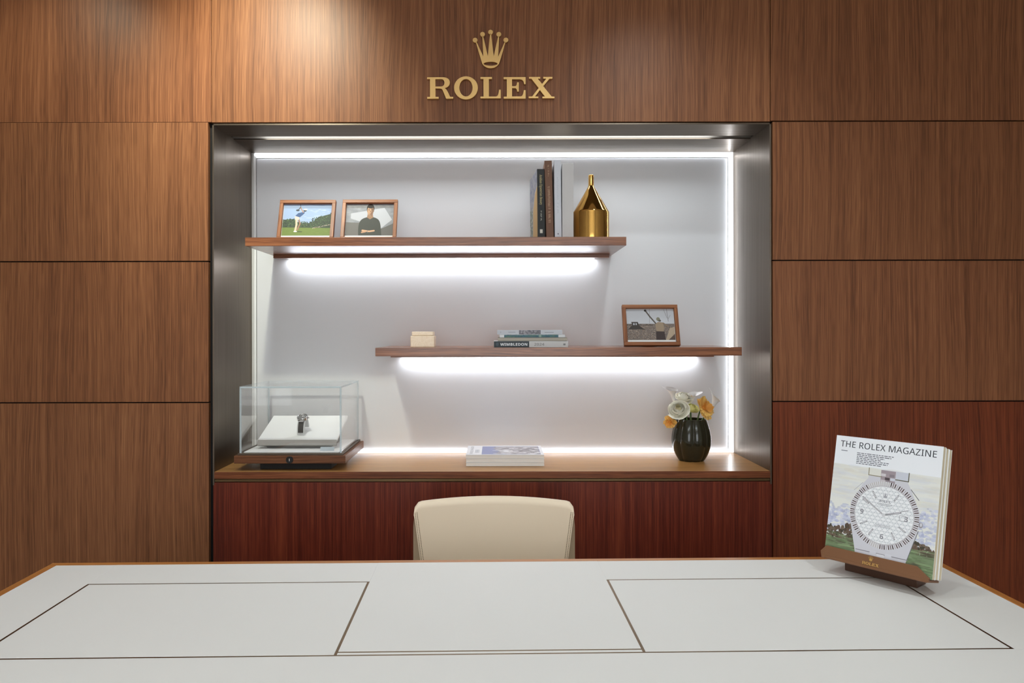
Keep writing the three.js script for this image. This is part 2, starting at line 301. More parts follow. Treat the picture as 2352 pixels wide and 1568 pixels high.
// ---------------------------------------------------------------- worktop, cabinet, shelves
{
  const w = thing('worktop', 'orange-brown wooden worktop along the bottom of the niche', 'worktop');
  part('board', bx(NX0, NX1, TOP - 0.026, TOP, ZB + 0.000, ZW - 0.0015, 0.0006, 'x'), M.worktop, w);
  part('front_edge', bx(NX0, NX1, TOP - 0.026, TOP - 0.0002, ZW - 0.0015, ZW + 0.002, 0.0008, 'x'), M.edgeBrown, w, 'darker brown front edge');
  const c = thing('low_cabinet', 'long dark red-brown veneered cabinet below the worktop', 'cabinet');
  part('carcass', bx(-1.07, 1.04, 0.06, 0.812, ZB, ZW - 0.022, 0.001), M.dark, c);
  part('metal_rail', bx(-1.076, 1.043, 0.8245, 0.8345, ZW - 0.06, ZW - 0.003, 0.001, 'x'), M.bronze, c, 'thin bronze metal rail under the worktop');
  part('front_panel', bx(-1.076, 1.0425, 0.08, 0.8225, ZW - 0.02, ZW, 0.0012), M.cabinet, c);
  part('plinth', bx(-1.07, 1.04, 0, 0.075, ZB, ZW - 0.05, 0), M.dark, c);
}
function shelf(label, x0, x1, y0, y1, px0, px1, lx0, lx1) {
  const s = thing('wall_shelf', label, 'shelf');
  part('board', bx(x0, x1, y0, y1, ZB, -2.86, 0.0012, 'x'), M.board, s);
  part('light_rail', bx(px0, px1, y0 - 0.0148, y0 - 0.0002, -3.206, -3.178, 0.0006, 'x'), M.board, s, 'narrow wooden rail hiding the shelf light');
  part('diffuser', bx(lx0, lx1, y0 - 0.0146, y0 - 0.0004, -3.236, -3.207, 0.0004), M.ledOn, s, 'white glowing light strip');
  rectLight(lx1 - lx0, 0.024, POWER.shelf, LED, [(lx0 + lx1) / 2, y0 - 0.0152, -3.2215], [(lx0 + lx1) / 2, -5, -3.2215], s);
}
shelf('upper wooden wall shelf carrying two picture frames and standing books', -0.972, 0.5014, 1.7248, 1.7584, -0.959, 0.484, -0.905, 0.425);
shelf('lower wooden wall shelf carrying the book stack and one picture frame', -0.4694, 0.9472, 1.2983, 1.3311, -0.456, 0.933, -0.41, 0.865);
const SH1 = 1.7584, SH2 = 1.3311;

// ---------------------------------------------------------------- canvas prints
function canvasTex(w, h, draw) {
  const c = document.createElement('canvas'); c.width = w; c.height = h; draw(c.getContext('2d'), w, h);
  const t = new THREE.CanvasTexture(c); t.colorSpace = THREE.SRGBColorSpace; t.anisotropy = 8; return t;
}
const print = (w, h, draw, rough = 0.5) => std({ map: canvasTex(w, h, draw), roughness: rough });
const poly = (g, pts, f) => { g.fillStyle = f; g.beginPath(); g.moveTo(pts[0][0], pts[0][1]); for (const p of pts.slice(1)) g.lineTo(p[0], p[1]); g.closePath(); g.fill(); };
const blob = (g, x, y, rx, ry, f, rot = 0) => { g.fillStyle = f; g.beginPath(); g.ellipse(x, y, rx, ry, rot, 0, Math.PI * 2); g.fill(); };
const limb = (g, pts, w, f) => { g.strokeStyle = f; g.lineWidth = w; g.lineCap = 'round'; g.lineJoin = 'round'; g.beginPath(); g.moveTo(pts[0][0], pts[0][1]); for (const p of pts.slice(1)) g.lineTo(p[0], p[1]); g.stroke(); };
function drawGolfer(g, w, h) {
  g.fillStyle = '#93a6c6'; g.fillRect(0, 0, w, h);
  for (let i = 0; i < 40; i++) blob(g, rr(w * 0.3, w), rr(h * 0.15, h * 0.5), rr(20, 60), rr(5, 14), 'rgba(190,198,212,0.3)');
  g.fillStyle = '#66782f'; g.fillRect(0, h * 0.72, w, h);
  for (let i = 0; i < 160; i++) { g.fillStyle = ['#707f3a', '#586b28', '#7a8744'][i % 3]; g.fillRect(rr(0, w), rr(h * 0.73, h), rr(20, 70), 2); }
  poly(g, [[0, h * 0.5], [w * 0.22, h * 0.47], [w * 0.3, h * 0.6], [w * 0.6, h * 0.6], [w * 0.72, h * 0.42], [w, h * 0.3], [w, h * 0.76], [0, h * 0.74]], '#2c3a24');
  for (let i = 0; i < 520; i++) { const x = rr(0, w), r = x > w * 0.6 ? h * (0.46 - 0.18 * (x / w - 0.6) / 0.4) : h * (x < w * 0.25 ? 0.47 : 0.56); blob(g, x, rr(r, h * 0.72), rr(6, 15), rr(5, 12), ['#26351e', '#34492a', '#1f2b19', '#465c34'][i % 4]); }
  for (let i = 0; i < 130; i++) { g.fillStyle = ['#c9a99a', '#8c5f52', '#e2d3cb'][i % 3]; const x = rr(w * 0.62, w); g.fillRect(x, h * (0.76 - 0.12 * (x / w - 0.62) / 0.38) + rr(-8, 14), 5, 5); }
  const m = w / 900;
  limb(g, [[250 * m, 560 * m], [370 * m, 562 * m]], 14 * m, '#2c3a1c');
  limb(g, [[300 * m, 0], [312 * m, 60 * m]], 8 * m, '#333');
  limb(g, [[250 * m, 300 * m], [262 * m, 420 * m], [245 * m, 545 * m]], 36 * m, '#d9b79a');
  limb(g, [[290 * m, 300 * m], [325 * m, 400 * m], [285 * m, 520 * m]], 30 * m, '#8f6a52');
  poly(g, [[225 * m, 235 * m], [275 * m, 180 * m], [395 * m, 150 * m], [390 * m, 190 * m], [310 * m, 270 * m]], '#36507c');
  poly(g, [[215 * m, 240 * m], [305 * m, 265 * m], [300 * m, 320 * m], [225 * m, 310 * m]], '#c8b8ae');
  limb(g, [[370 * m, 165 * m], [340 * m, 120 * m], [308 * m, 62 * m]], 18 * m, '#a97a5a');
  limb(g, [[270 * m, 115 * m], [308 * m, 62 * m]], 15 * m, '#4a4038');
  blob(g, 262 * m, 122 * m, 34 * m, 20 * m, '#3b3f45'); blob(g, 398 * m, 125 * m, 30 * m, 26 * m, '#2d2a2a'); blob(g, 405 * m, 105 * m, 36 * m, 16 * m, '#f2f2f2');
  blob(g, 250 * m, 556 * m, 34 * m, 12 * m, '#f4efe9');
}
function drawPortrait(g, w, h) {
  g.fillStyle = '#84858a'; g.fillRect(0, 0, w, h);
  for (let i = 0; i < 260; i++) blob(g, rr(0, w), rr(0, h), rr(20, 90), rr(10, 40), ['rgba(120,120,124,0.10)', 'rgba(190,190,196,0.10)'][i % 2]);
  poly(g, [[w * 0.1, h * 0.3], [w * 0.8, h * 0.12], [w * 0.97, h * 0.5], [w * 0.74, h * 0.78], [w * 0.1, h * 0.46]], '#b3b3b8');
  poly(g, [[0, h * 0.58], [w * 0.35, h * 0.6], [w * 0.4, h], [0, h]], '#66625e');
  poly(g, [[w * 0.7, h * 0.82], [w, h * 0.62], [w, h], [w * 0.6, h]], '#5c5854');
  g.fillStyle = '#33342c'; g.beginPath(); g.moveTo(w * 0.28, h); g.bezierCurveTo(w * 0.25, h * 0.55, w * 0.3, h * 0.47, w * 0.45, h * 0.42); g.lineTo(w * 0.57, h * 0.42); g.bezierCurveTo(w * 0.72, h * 0.48, w * 0.73, h * 0.55, w * 0.76, h); g.fill();
  poly(g, [[w * 0.455, h * 0.3], [w * 0.555, h * 0.3], [w * 0.575, h * 0.43], [w * 0.505, h * 0.49], [w * 0.44, h * 0.43]], '#8f6a4c');
  blob(g, w * 0.506, h * 0.145, w * 0.08, h * 0.15, '#231a16'); blob(g, w * 0.506, h * 0.21, w * 0.067, h * 0.175, '#a9805e'); blob(g, w * 0.53, h * 0.22, w * 0.04, h * 0.16, '#7d5a42'); blob(g, w * 0.487, h * 0.2, w * 0.04, h * 0.14, '#b68c68'); blob(g, w * 0.506, h * 0.075, w * 0.066, h * 0.065, '#261c18');
  blob(g, w * 0.442, h * 0.22, 9, 20, '#94704f'); blob(g, w * 0.572, h * 0.22, 9, 20, '#6d4e3a');
  g.fillStyle = '#2e2019'; g.fillRect(w * 0.458, h * 0.165, w * 0.036, 6); g.fillRect(w * 0.52, h * 0.165, w * 0.036, 6); blob(g, w * 0.477, h * 0.195, 10, 5, '#3a2a22'); blob(g, w * 0.537, h * 0.195, 10, 5, '#33251e');
  poly(g, [[w * 0.503, h * 0.19], [w * 0.52, h * 0.255], [w * 0.496, h * 0.262]], '#7a563f'); g.fillStyle = '#6b4234'; g.fillRect(w * 0.483, h * 0.298, w * 0.05, 6); blob(g, w * 0.507, h * 0.35, w * 0.03, h * 0.018, '#8a6549');
  limb(g, [[w * 0.36, h * 0.84], [w * 0.5, h * 0.87], [w * 0.6, h * 0.85]], 34, '#c49a78'); limb(g, [[w * 0.35, h * 0.9], [w * 0.42, h * 0.88]], 30, '#b88c6a'); limb(g, [[w * 0.46, h * 0.84], [w * 0.465, h * 0.91]], 8, '#6d6f70');
}
function drawExpedition(g, w, h) {
  g.fillStyle = '#c9cbd0'; g.fillRect(0, 0, w, h);
  g.fillStyle = '#7c7068'; g.fillRect(0, h * 0.48, w, h);
  for (let i = 0; i < 900; i++) blob(g, rr(0, w), rr(h * 0.55, h), rr(3, 10), rr(2, 5), ['#a58d76', '#4c3f36', '#cbb8a4', '#6d5748'][i % 4]);
  for (let i = 0; i < 60; i++) blob(g, rr(0, w * 0.7), rr(h * 0.49, h * 0.54), rr(8, 20), 6, '#5b5046');
  poly(g, [[w * 0.03, h * 0.66], [w * 0.12, h * 0.52], [w * 0.1, h * 0.42], [w * 0.24, h * 0.42], [w * 0.26, h * 0.54], [w * 0.38, h * 0.66]], '#3a332e');
  g.fillStyle = '#c9cbd0'; g.fillRect(w * 0.14, h * 0.46, w * 0.03, h * 0.06); g.fillRect(w * 0.19, h * 0.46, w * 0.025, h * 0.06);
  limb(g, [[w * 0.86, 0], [w * 0.88, h * 0.4]], 6, '#55504c'); limb(g, [[w * 0.8, h * 0.02], [w * 0.86, h * 0.3]], 5, '#5c5550'); limb(g, [[w * 0.93, h * 0.2], [w * 0.87, h * 0.35]], 4, '#5c5550'); limb(g, [[w * 0.5, 0], [w * 0.48, h * 0.46]], 4, '#77706a');
  limb(g, [[w * 0.62, h * 0.48], [w * 0.5, h * 0.25], [w * 0.42, h * 0.07]], 26, '#5a5148'); blob(g, w * 0.41, h * 0.05, 24, 22, '#332d29');
  poly(g, [[w * 0.6, h * 0.5], [w * 0.66, h * 0.42], [w * 0.76, h * 0.44], [w * 0.78, h * 0.55], [w * 0.77, h * 0.74], [w * 0.62, h * 0.73]], '#a08c74');
  poly(g, [[w * 0.61, h * 0.72], [w * 0.78, h * 0.73], [w * 0.8, h], [w * 0.6, h]], '#3d2f2b');
  limb(g, [[w * 0.77, h * 0.46], [w * 0.88, h * 0.58]], 26, '#8b7763'); blob(g, w * 0.67, h * 0.33, 36, 38, '#83806c'); blob(g, w * 0.7, h * 0.38, 26, 20, '#5b554a');
  poly(g, [[w * 0.8, h], [w * 0.9, h * 0.62], [w, h * 0.58], [w, h * 0.82], [w * 0.86, h]], '#b7a48c'); poly(g, [[w * 0.86, h], [w, h * 0.8], [w, h]], '#5d4c42');
}
function drawCover(g, w, h) {
  g.fillStyle = '#f6f8fc'; g.fillRect(0, 0, w, h);
  const y0 = 285;
  g.fillStyle = '#ecece6'; g.fillRect(0, y0, w, h);
  for (let i = 0; i < 160; i++) blob(g, rr(0, w), rr(y0, 620), rr(40, 140), rr(8, 24), ['rgba(226,224,210,0.25)', 'rgba(214,220,228,0.2)'][i % 2]);
  for (let i = 0; i < 700; i++) { const x = rr(0, w), top = 640 + 60 * Math.sin(x * 0.012) + 40 * Math.sin(x * 0.031); blob(g, x, rr(top, 960), rr(6, 34), rr(5, 18), ['rgba(176,182,214,0.5)', 'rgba(206,210,232,0.5)', 'rgba(150,156,192,0.35)', 'rgba(220,222,236,0.5)'][i % 4]); }
  for (let i = 0; i < 520; i++) { const x = rr(0, w), top = 880 + 30 * Math.sin(x * 0.02) + (x > 600 ? 50 : 0); blob(g, x, rr(top, 1020), rr(6, 20), rr(8, 22), ['#5b4d44', '#6d5a4e', '#4b463a', '#77685a'][i % 4]); }
  g.fillStyle = '#7d8f6c'; g.fillRect(0, 1010, w, h);
  for (let i = 0; i < 420; i++) blob(g, rr(0, w), rr(960, h), rr(20, 80), rr(3, 10), ['rgba(96,116,80,0.5)', 'rgba(150,176,130,0.5)', 'rgba(90,82,70,0.4)', 'rgba(120,140,104,0.5)'][i % 4]);
  const cx = 530, cy = 712, R = 318;
  poly(g, [[cx - 175, y0], [cx + 195, y0], [cx + 195, y0 + 100], [cx + 225, y0 + 150], [cx + 320, 640], [cx + 318, 780], [cx + 240, 1080], [cx + 215, h], [cx - 215, h], [cx - 240, 1080], [cx - 318, 780], [cx - 320, 640], [cx - 215, y0 + 150], [cx - 175, y0 + 100]], '#d6d5dc');
  poly(g, [[cx - 175, y0], [cx - 50, y0], [cx - 50, y0 + 70], [cx - 175, y0 + 70]], '#e9e8e0'); poly(g, [[cx + 80, y0], [cx + 195, y0], [cx + 195, y0 + 80], [cx + 80, y0 + 80]], '#d3d6e0');
  g.fillStyle = '#a79aa0'; g.fillRect(cx - 60, y0 + 4, 135, 140);
  for (const [x, y, c] of [[-58, 36, '#d8d2d6'], [20, 36, '#8f868c'], [-20, 70, '#5c5256'], [30, 70, '#d6d8e2'], [-58, 96, '#cfc8cc'], [-10, 104, '#7a7076']]) { g.fillStyle = c; g.fillRect(cx + x, y0 + y, 44, 26); }
  limb(g, [[cx - 175, y0], [cx - 175, y0 + 68], [cx - 52, y0 + 70]], 7, '#8b8468'); limb(g, [[cx + 195, y0], [cx + 195, y0 + 80], [cx + 78, y0 + 78]], 8, '#5c5a48');
  limb(g, [[cx + 225, y0 + 150], [cx + 300, 520]], 6, '#6d6d70'); limb(g, [[cx - 222, y0 + 150], [cx - 300, 520]], 4, '#b3b2b8'); limb(g, [[cx + 318, 800], [cx + 242, 1080]], 6, '#6d6d70');
  for (const [x, y, ww, hh, c] of [[-230, 1075, 480, 7, '#8d8a92'], [-95, 1060, 60, 130, '#dcdce4'], [-30, 1080, 70, 50, '#e8e8ee'], [-30, 1130, 70, 16, '#6d5f64'], [45, 1062, 60, 130, '#dcdce4'], [-95, 1120, 60, 16, '#7b7f96'], [45, 1140, 60, 16, '#7b7f96'], [-225, 1120, 130, 6, '#77757c'], [110, 1130, 130, 6, '#77757c']]) { g.fillStyle = c; g.fillRect(cx + x, y, ww, hh); }
  g.fillStyle = '#e2e0e6'; g.beginPath(); g.arc(cx, cy, R, 0, 7); g.fill();
  const N = 96;
  for (let i = 0; i < N; i++) { const a = i / N * Math.PI * 2, b = a + Math.PI / N; const dk = ['#5d4e4b', '#84797a', '#4a3e3c', '#b9b6bb'][(i * 7) % 4]; g.fillStyle = (i > 62 && i < 74) || (i > 24 && i < 30) ? '#c4c0bd' : dk; g.beginPath(); g.arc(cx, cy, R, a, b); g.arc(cx, cy, R - 40, b, a, true); g.fill(); }
  blob(g, cx, cy, R - 40, R - 40, '#c9c6ca'); blob(g, cx, cy, R - 50, R - 50, '#f7f8fa');
  g.save(); g.beginPath(); g.arc(cx, cy, R - 54, 0, 7); g.clip(); g.strokeStyle = 'rgba(150,154,164,0.55)'; g.lineWidth = 3;
  for (let r = 0; r < 19; r++) for (let c = 0; c < 14; c++) { const x = cx - 300 + c * 50 + (r % 2) * 25, y = cy - 280 + r * 32; g.beginPath(); g.moveTo(x - 22, y); g.lineTo(x - 15, y - 15); g.lineTo(x + 15, y - 15); g.lineTo(x + 22, y); g.lineTo(x + 15, y + 15); g.lineTo(x - 15, y + 15); g.closePath(); g.stroke(); }
  g.restore();
  for (const k of [1, 2, 4, 5, 7, 8, 10, 11]) { const a = k * Math.PI / 6 - Math.PI / 2; if (k === 2) continue; limb(g, [[cx + Math.cos(a) * 175, cy + Math.sin(a) * 175], [cx + Math.cos(a) * 235, cy + Math.sin(a) * 235]], 13, '#77757a'); limb(g, [[cx + Math.cos(a) * 178, cy + Math.sin(a) * 178], [cx + Math.cos(a) * 232, cy + Math.sin(a) * 232]], 6, '#e9e9ec'); }
  g.fillStyle = '#8d8c92'; g.textAlign = 'center'; g.font = 'bold 66px sans-serif'; g.fillText('6', cx, cy + 225); g.fillText('9', cx - 205, cy + 24); g.fillText('3', cx + 205, cy + 24);
  g.strokeStyle = '#9b9aa0'; g.lineWidth = 4; g.strokeRect(cx + 145, cy - 24, 50, 48);
  g.fillStyle = '#7d7d84'; g.font = 'bold 30px serif'; g.fillText('ROLEX', cx, cy - 118); g.fillStyle = '#a5a5ac'; g.fillRect(cx - 70, cy - 104, 140, 5); g.fillRect(cx - 60, cy - 92, 120, 5); g.fillRect(cx - 66, cy + 96, 132, 5); g.fillRect(cx - 74, cy + 108, 148, 5);
  g.fillStyle = '#a9a9b0'; g.beginPath(); g.moveTo(cx - 24, cy - 205); g.lineTo(cx - 13, cy - 162); g.lineTo(cx + 13, cy - 162); g.lineTo(cx + 24, cy - 205); g.lineTo(cx + 9, cy - 178); g.lineTo(cx, cy - 215); g.lineTo(cx - 9, cy - 178); g.fill();
  limb(g, [[cx, cy], [cx - 205, cy - 140]], 11, '#77767b'); limb(g, [[cx, cy], [cx - 203, cy - 139]], 4, '#e3e3e6');
  limb(g, [[cx, cy], [cx + 150, cy - 50]], 15, '#77767b'); limb(g, [[cx, cy], [cx + 148, cy - 50]], 6, '#ececef'); limb(g, [[cx, cy], [cx + 215, cy - 82]], 5, '#8d8c90'); blob(g, cx, cy, 17, 17, '#d9d9dc');
  blob(g, cx + R + 16, cy + 30, 18, 26, '#9a959a'); blob(g, cx + R + 18, cy + 26, 10, 18, '#d9d9df');
  g.fillStyle = '#3a3c42'; g.textAlign = 'left'; g.font = '84px sans-serif';
  const tw = g.measureText('THE ROLEX MAGAZINE').width; g.save(); g.translate(48, 108); g.scale(905 / tw, 1); g.fillText('THE ROLEX MAGAZINE', 0, 0); g.restore();
  g.fillStyle = '#7d8088'; g.fillRect(62, 143, 62, 7);
  for (let i = 0; i < 7; i++) { let x = 222; const end = 222 + [350, 330, 270, 240, 310, 300, 240][i]; while (x < end) { const l = Math.min(rr(14, 46), end - x); g.fillStyle = i % 2 ? '#6d7077' : '#777a82'; g.fillRect(x, 150 + i * 17, l, 8); x += l + 7; } }
}
function drawFlatCover(g, w, h) {                 // cover of the lying magazines, long side = width, title up the short side
  g.fillStyle = '#f0f0f2'; g.fillRect(0, 0, w, h);
  g.fillStyle = '#8c92b8'; g.fillRect(w * 0.2, h * 0.08, w * 0.76, h * 0.86);
  poly(g, [[w * 0.34, h * 0.3], [w * 0.42, h * 0.1], [w * 0.95, h * 0.1], [w * 0.95, h * 0.93], [w * 0.5, h * 0.93]], '#a39ea2');
  for (let i = 0; i < 200; i++) { const x = rr(w * 0.4, w * 0.93), y = rr(h * 0.14, h * 0.9); blob(g, x, y, rr(20, 90), rr(8, 34), ['#d8d6d8', '#6f6a6e', '#b3aeb2', '#f2f0f2', '#8b8488'][i % 5], rr(-0.4, 0.4)); }
  g.fillStyle = '#f0f0f2'; g.fillRect(w * 0.96, 0, w * 0.04, h);
  g.save(); g.translate(w * 0.085, h * 0.9); g.rotate(-Math.PI / 2); g.fillStyle = '#3c3e44'; g.font = `${Math.round(w * 0.05)}px sans-serif`; const tw = g.measureText('THE ROLEX MAGAZINE').width; g.scale(h * 0.82 / tw, 1); g.fillText('THE ROLEX MAGAZINE', 0, 0); g.restore();
  for (let i = 0; i < 4; i++) { g.fillStyle = '#85878e'; g.fillRect(w * (0.115 + i * 0.014), h * 0.45, w * 0.006, h * 0.33); }
}

// ---------------------------------------------------------------- picture frames
function pictureFrame(label, x, y, z, w, h, lean, draw, turn = 0) {
  const t = thing('picture_frame', label, 'picture frame', [x, y, z], turn, 'wooden picture frames on the shelves');
  const tilt = new THREE.Matrix4().makeRotationX(-lean), b = 0.0145, d = 0.02;
  const add = (n, g, m, l) => part(n, g.applyMatrix4(tilt), m, t, l);
  add('frame_rail', bx(-w / 2, w / 2, h - b, h, -d, 0, 0.0012, 'x'), M.frameWood);
  add('frame_rail', bx(-w / 2, w / 2, 0, b, -d, 0, 0.0012, 'x'), M.frameWood);
  add('frame_rail', bx(-w / 2, -w / 2 + b, b, h - b, -d, 0, 0.0012, 'y'), M.frameWood);
  add('frame_rail', bx(w / 2 - b, w / 2, b, h - b, -d, 0, 0.0012, 'y'), M.frameWood);
  const iw = w - 2 * b, ih = h - 2 * b, mat = 0.012;
  add('mount', bx(-iw / 2, iw / 2, b, h - b, -d + 0.002, -d + 0.006, 0), M.white, 'white paper mount');
  add('photo_print', new THREE.PlaneGeometry(iw - 0.002, ih - mat).translate(0, b + mat + (ih - mat) / 2, -d + 0.0066), print(900, Math.round(900 * (ih - mat) / iw), draw, 0.6), 'printed photograph');
  const bl = (h * Math.sin(lean) + d) / Math.cos(lean);
  part('prop', metreUV(new RoundedBoxGeometry(0.05, h * 0.75, 0.003, 1, 0.0008).translate(0, -h * 0.375, 0).applyMatrix4(new THREE.Matrix4().makeRotationX(0.22)).translate(0, h * 0.72 * Math.cos(lean), -h * 0.72 * Math.sin(lean) - d - 0.001)), M.dark, t);
  return t;
}
pictureFrame('wooden picture frame on the upper shelf with a photo of a golfer swinging', -0.7795, SH1 + 0.007, -3.0, 0.230, 0.184, 0.33, drawGolfer);
pictureFrame('wooden picture frame on the upper shelf with a portrait of a person with folded arms', -0.522, SH1 + 0.007, -3.0, 0.227, 0.185, 0.33, drawPortrait);
pictureFrame('wooden picture frame on the lower shelf, photo of a helmeted figure raising an arm', 0.616, SH2 + 0.007, -2.925, 0.2225, 0.172, 0.33, drawExpedition);

// ---------------------------------------------------------------- books
// a book in its own axes: spine towards +z, height up y, thickness along x, pages inside the covers
function bookGeo(th, h, d, soft = 0.002) {
  return {
    cover: [bx(-th / 2, -th / 2 + 0.0025, 0, h, -d, 0, 0.0006, 'y', false), bx(th / 2 - 0.0025, th / 2, 0, h, -d, 0, 0.0006, 'y', false), bx(-th / 2, th / 2, 0, h, -0.003, 0.0005, 0.001, 'y', false)],
    pages: bx(-th / 2 + 0.0024, th / 2 - 0.0024, 0.004, h - 0.004, -d + 0.005, -0.002, 0, 'y', false),
  };
}
function standingBook(label, x, z, th, h, d, lean, turn, coverM, spineDraw, sideDraw, group) {
  const t = thing('book', label, 'book', [x, SH1, z], turn, group); t.rotation.z = lean;
  const g = bookGeo(th, h, d);
  part('cover', g.cover, coverM, t); part('pages', g.pages, M.paper, t);
  if (spineDraw) part('spine_print', new THREE.PlaneGeometry(th - 0.002, h - 0.002).translate(0, h / 2, 0.0008), print(Math.round(1200 * th / h), 1200, spineDraw), t);
  if (sideDraw) part('cover_print', new THREE.PlaneGeometry(d - 0.002, h - 0.002).rotateY(-Math.PI / 2).translate(-th / 2 - 0.0003, h / 2, -d / 2), print(900, Math.round(900 * h / d), sideDraw), t);
}
const vText = (g, w, y, txt, size, color, font = 'serif', len) => { g.save(); g.translate(w * 0.5, y); g.rotate(Math.PI / 2); g.fillStyle = color; g.font = `${size}px ${font}`; g.textBaseline = 'middle'; if (len) g.scale(len / g.measureText(txt).width, 1); g.fillText(txt, 0, 0); g.restore(); };
// rows of small strokes for lettering too fine to read
const strokes = (g, w, y0, len, size, color) => { g.fillStyle = color; let y = y0; while (y < y0 + len) { const l = rr(5, 12); if (rnd() > 0.16) { g.fillRect(w * 0.5 - size / 2, y, size, 3); g.fillRect(w * 0.5 + (rnd() < 0.5 ? -size / 2 : size / 2 - 4), y, 4, l); if (rnd() < 0.5) g.fillRect(w * 0.5 - 2, y, 4, l); } y += l + 5; } };
const GB = 'books standing on the upper shelf';
standingBook('black standing book with gold title on its spine and a picture cover', 0.1765, -2.92, 0.029, 0.2755, 0.22, 0.006, 0.085, std({ color: rgb(20, 20, 18), roughness: 0.6 }), (g, w, h) => {
  g.fillStyle = '#171714'; g.fillRect(0, 0, w, h); vText(g, w, 95, 'Arabian Equestrian Beauty', 62, '#d9c88a', 'serif', 520); strokes(g, w, 720, 170, 26, '#d8d4c4'); g.fillStyle = '#d8d4c8'; g.fillRect(w * 0.3, 1040, w * 0.4, 66);
}, (g, w, h) => {
  g.fillStyle = '#8d8c92'; g.fillRect(0, 0, w, h);
  for (let i = 0; i < 200; i++) blob(g, rr(0, w), rr(0, h * 0.5), rr(20, 80), rr(10, 40), ['rgba(150,150,160,0.4)', 'rgba(104,110,140,0.4)', 'rgba(180,180,184,0.3)'][i % 3]);
  for (let i = 0; i < 120; i++) blob(g, rr(0, w * 0.4), rr(h * 0.5, h), rr(10, 50), rr(10, 40), ['#6f7a60', '#a9ab9c', '#4d5348'][i % 3]);
  poly(g, [[w, h * 0.24], [w * 0.72, h * 0.3], [w * 0.45, h * 0.55], [w * 0.4, h], [w, h]], '#c79f5c');
  limb(g, [[w * 0.98, h * 0.24], [w * 0.7, h * 0.31], [w * 0.42, h * 0.56], [w * 0.38, h]], 14, '#e6dcc6');
}, GB);
standingBook('tall brown standing book with pale lettering next to the black book', 0.2107, -2.915, 0.029, 0.3075, 0.235, 0.024, -0.02, std({ color: rgb(112, 72, 46), roughness: 0.5 }), (g, w, h) => { g.fillStyle = '#6f482e'; g.fillRect(0, 0, w, h); strokes(g, w, 66, 170, 22, '#c9a584'); strokes(g, w, 400, 570, 36, '#d6b290'); }, null, GB);
standingBook('slim pale white standing book between the brown and the thick grey-white book', 0.2425, -2.915, 0.027, 0.3090, 0.235, 0.008, 0, std({ color: rgb(214, 215, 222), roughness: 0.5 }), (g, w, h) => { g.fillStyle = '#d3d5dc'; g.fillRect(0, 0, w, h); strokes(g, w, 260, 560, 22, '#b4b8c2'); blob(g, w / 2, 1130, 10, 12, '#6d6f78'); }, null, GB);
standingBook('thick blank grey-white standing book beside the gold bottle', 0.281, -2.918, 0.045, 0.2975, 0.235, 0.0, 0, std({ color: rgb(205, 201, 199), roughness: 0.55 }), null, null, GB);

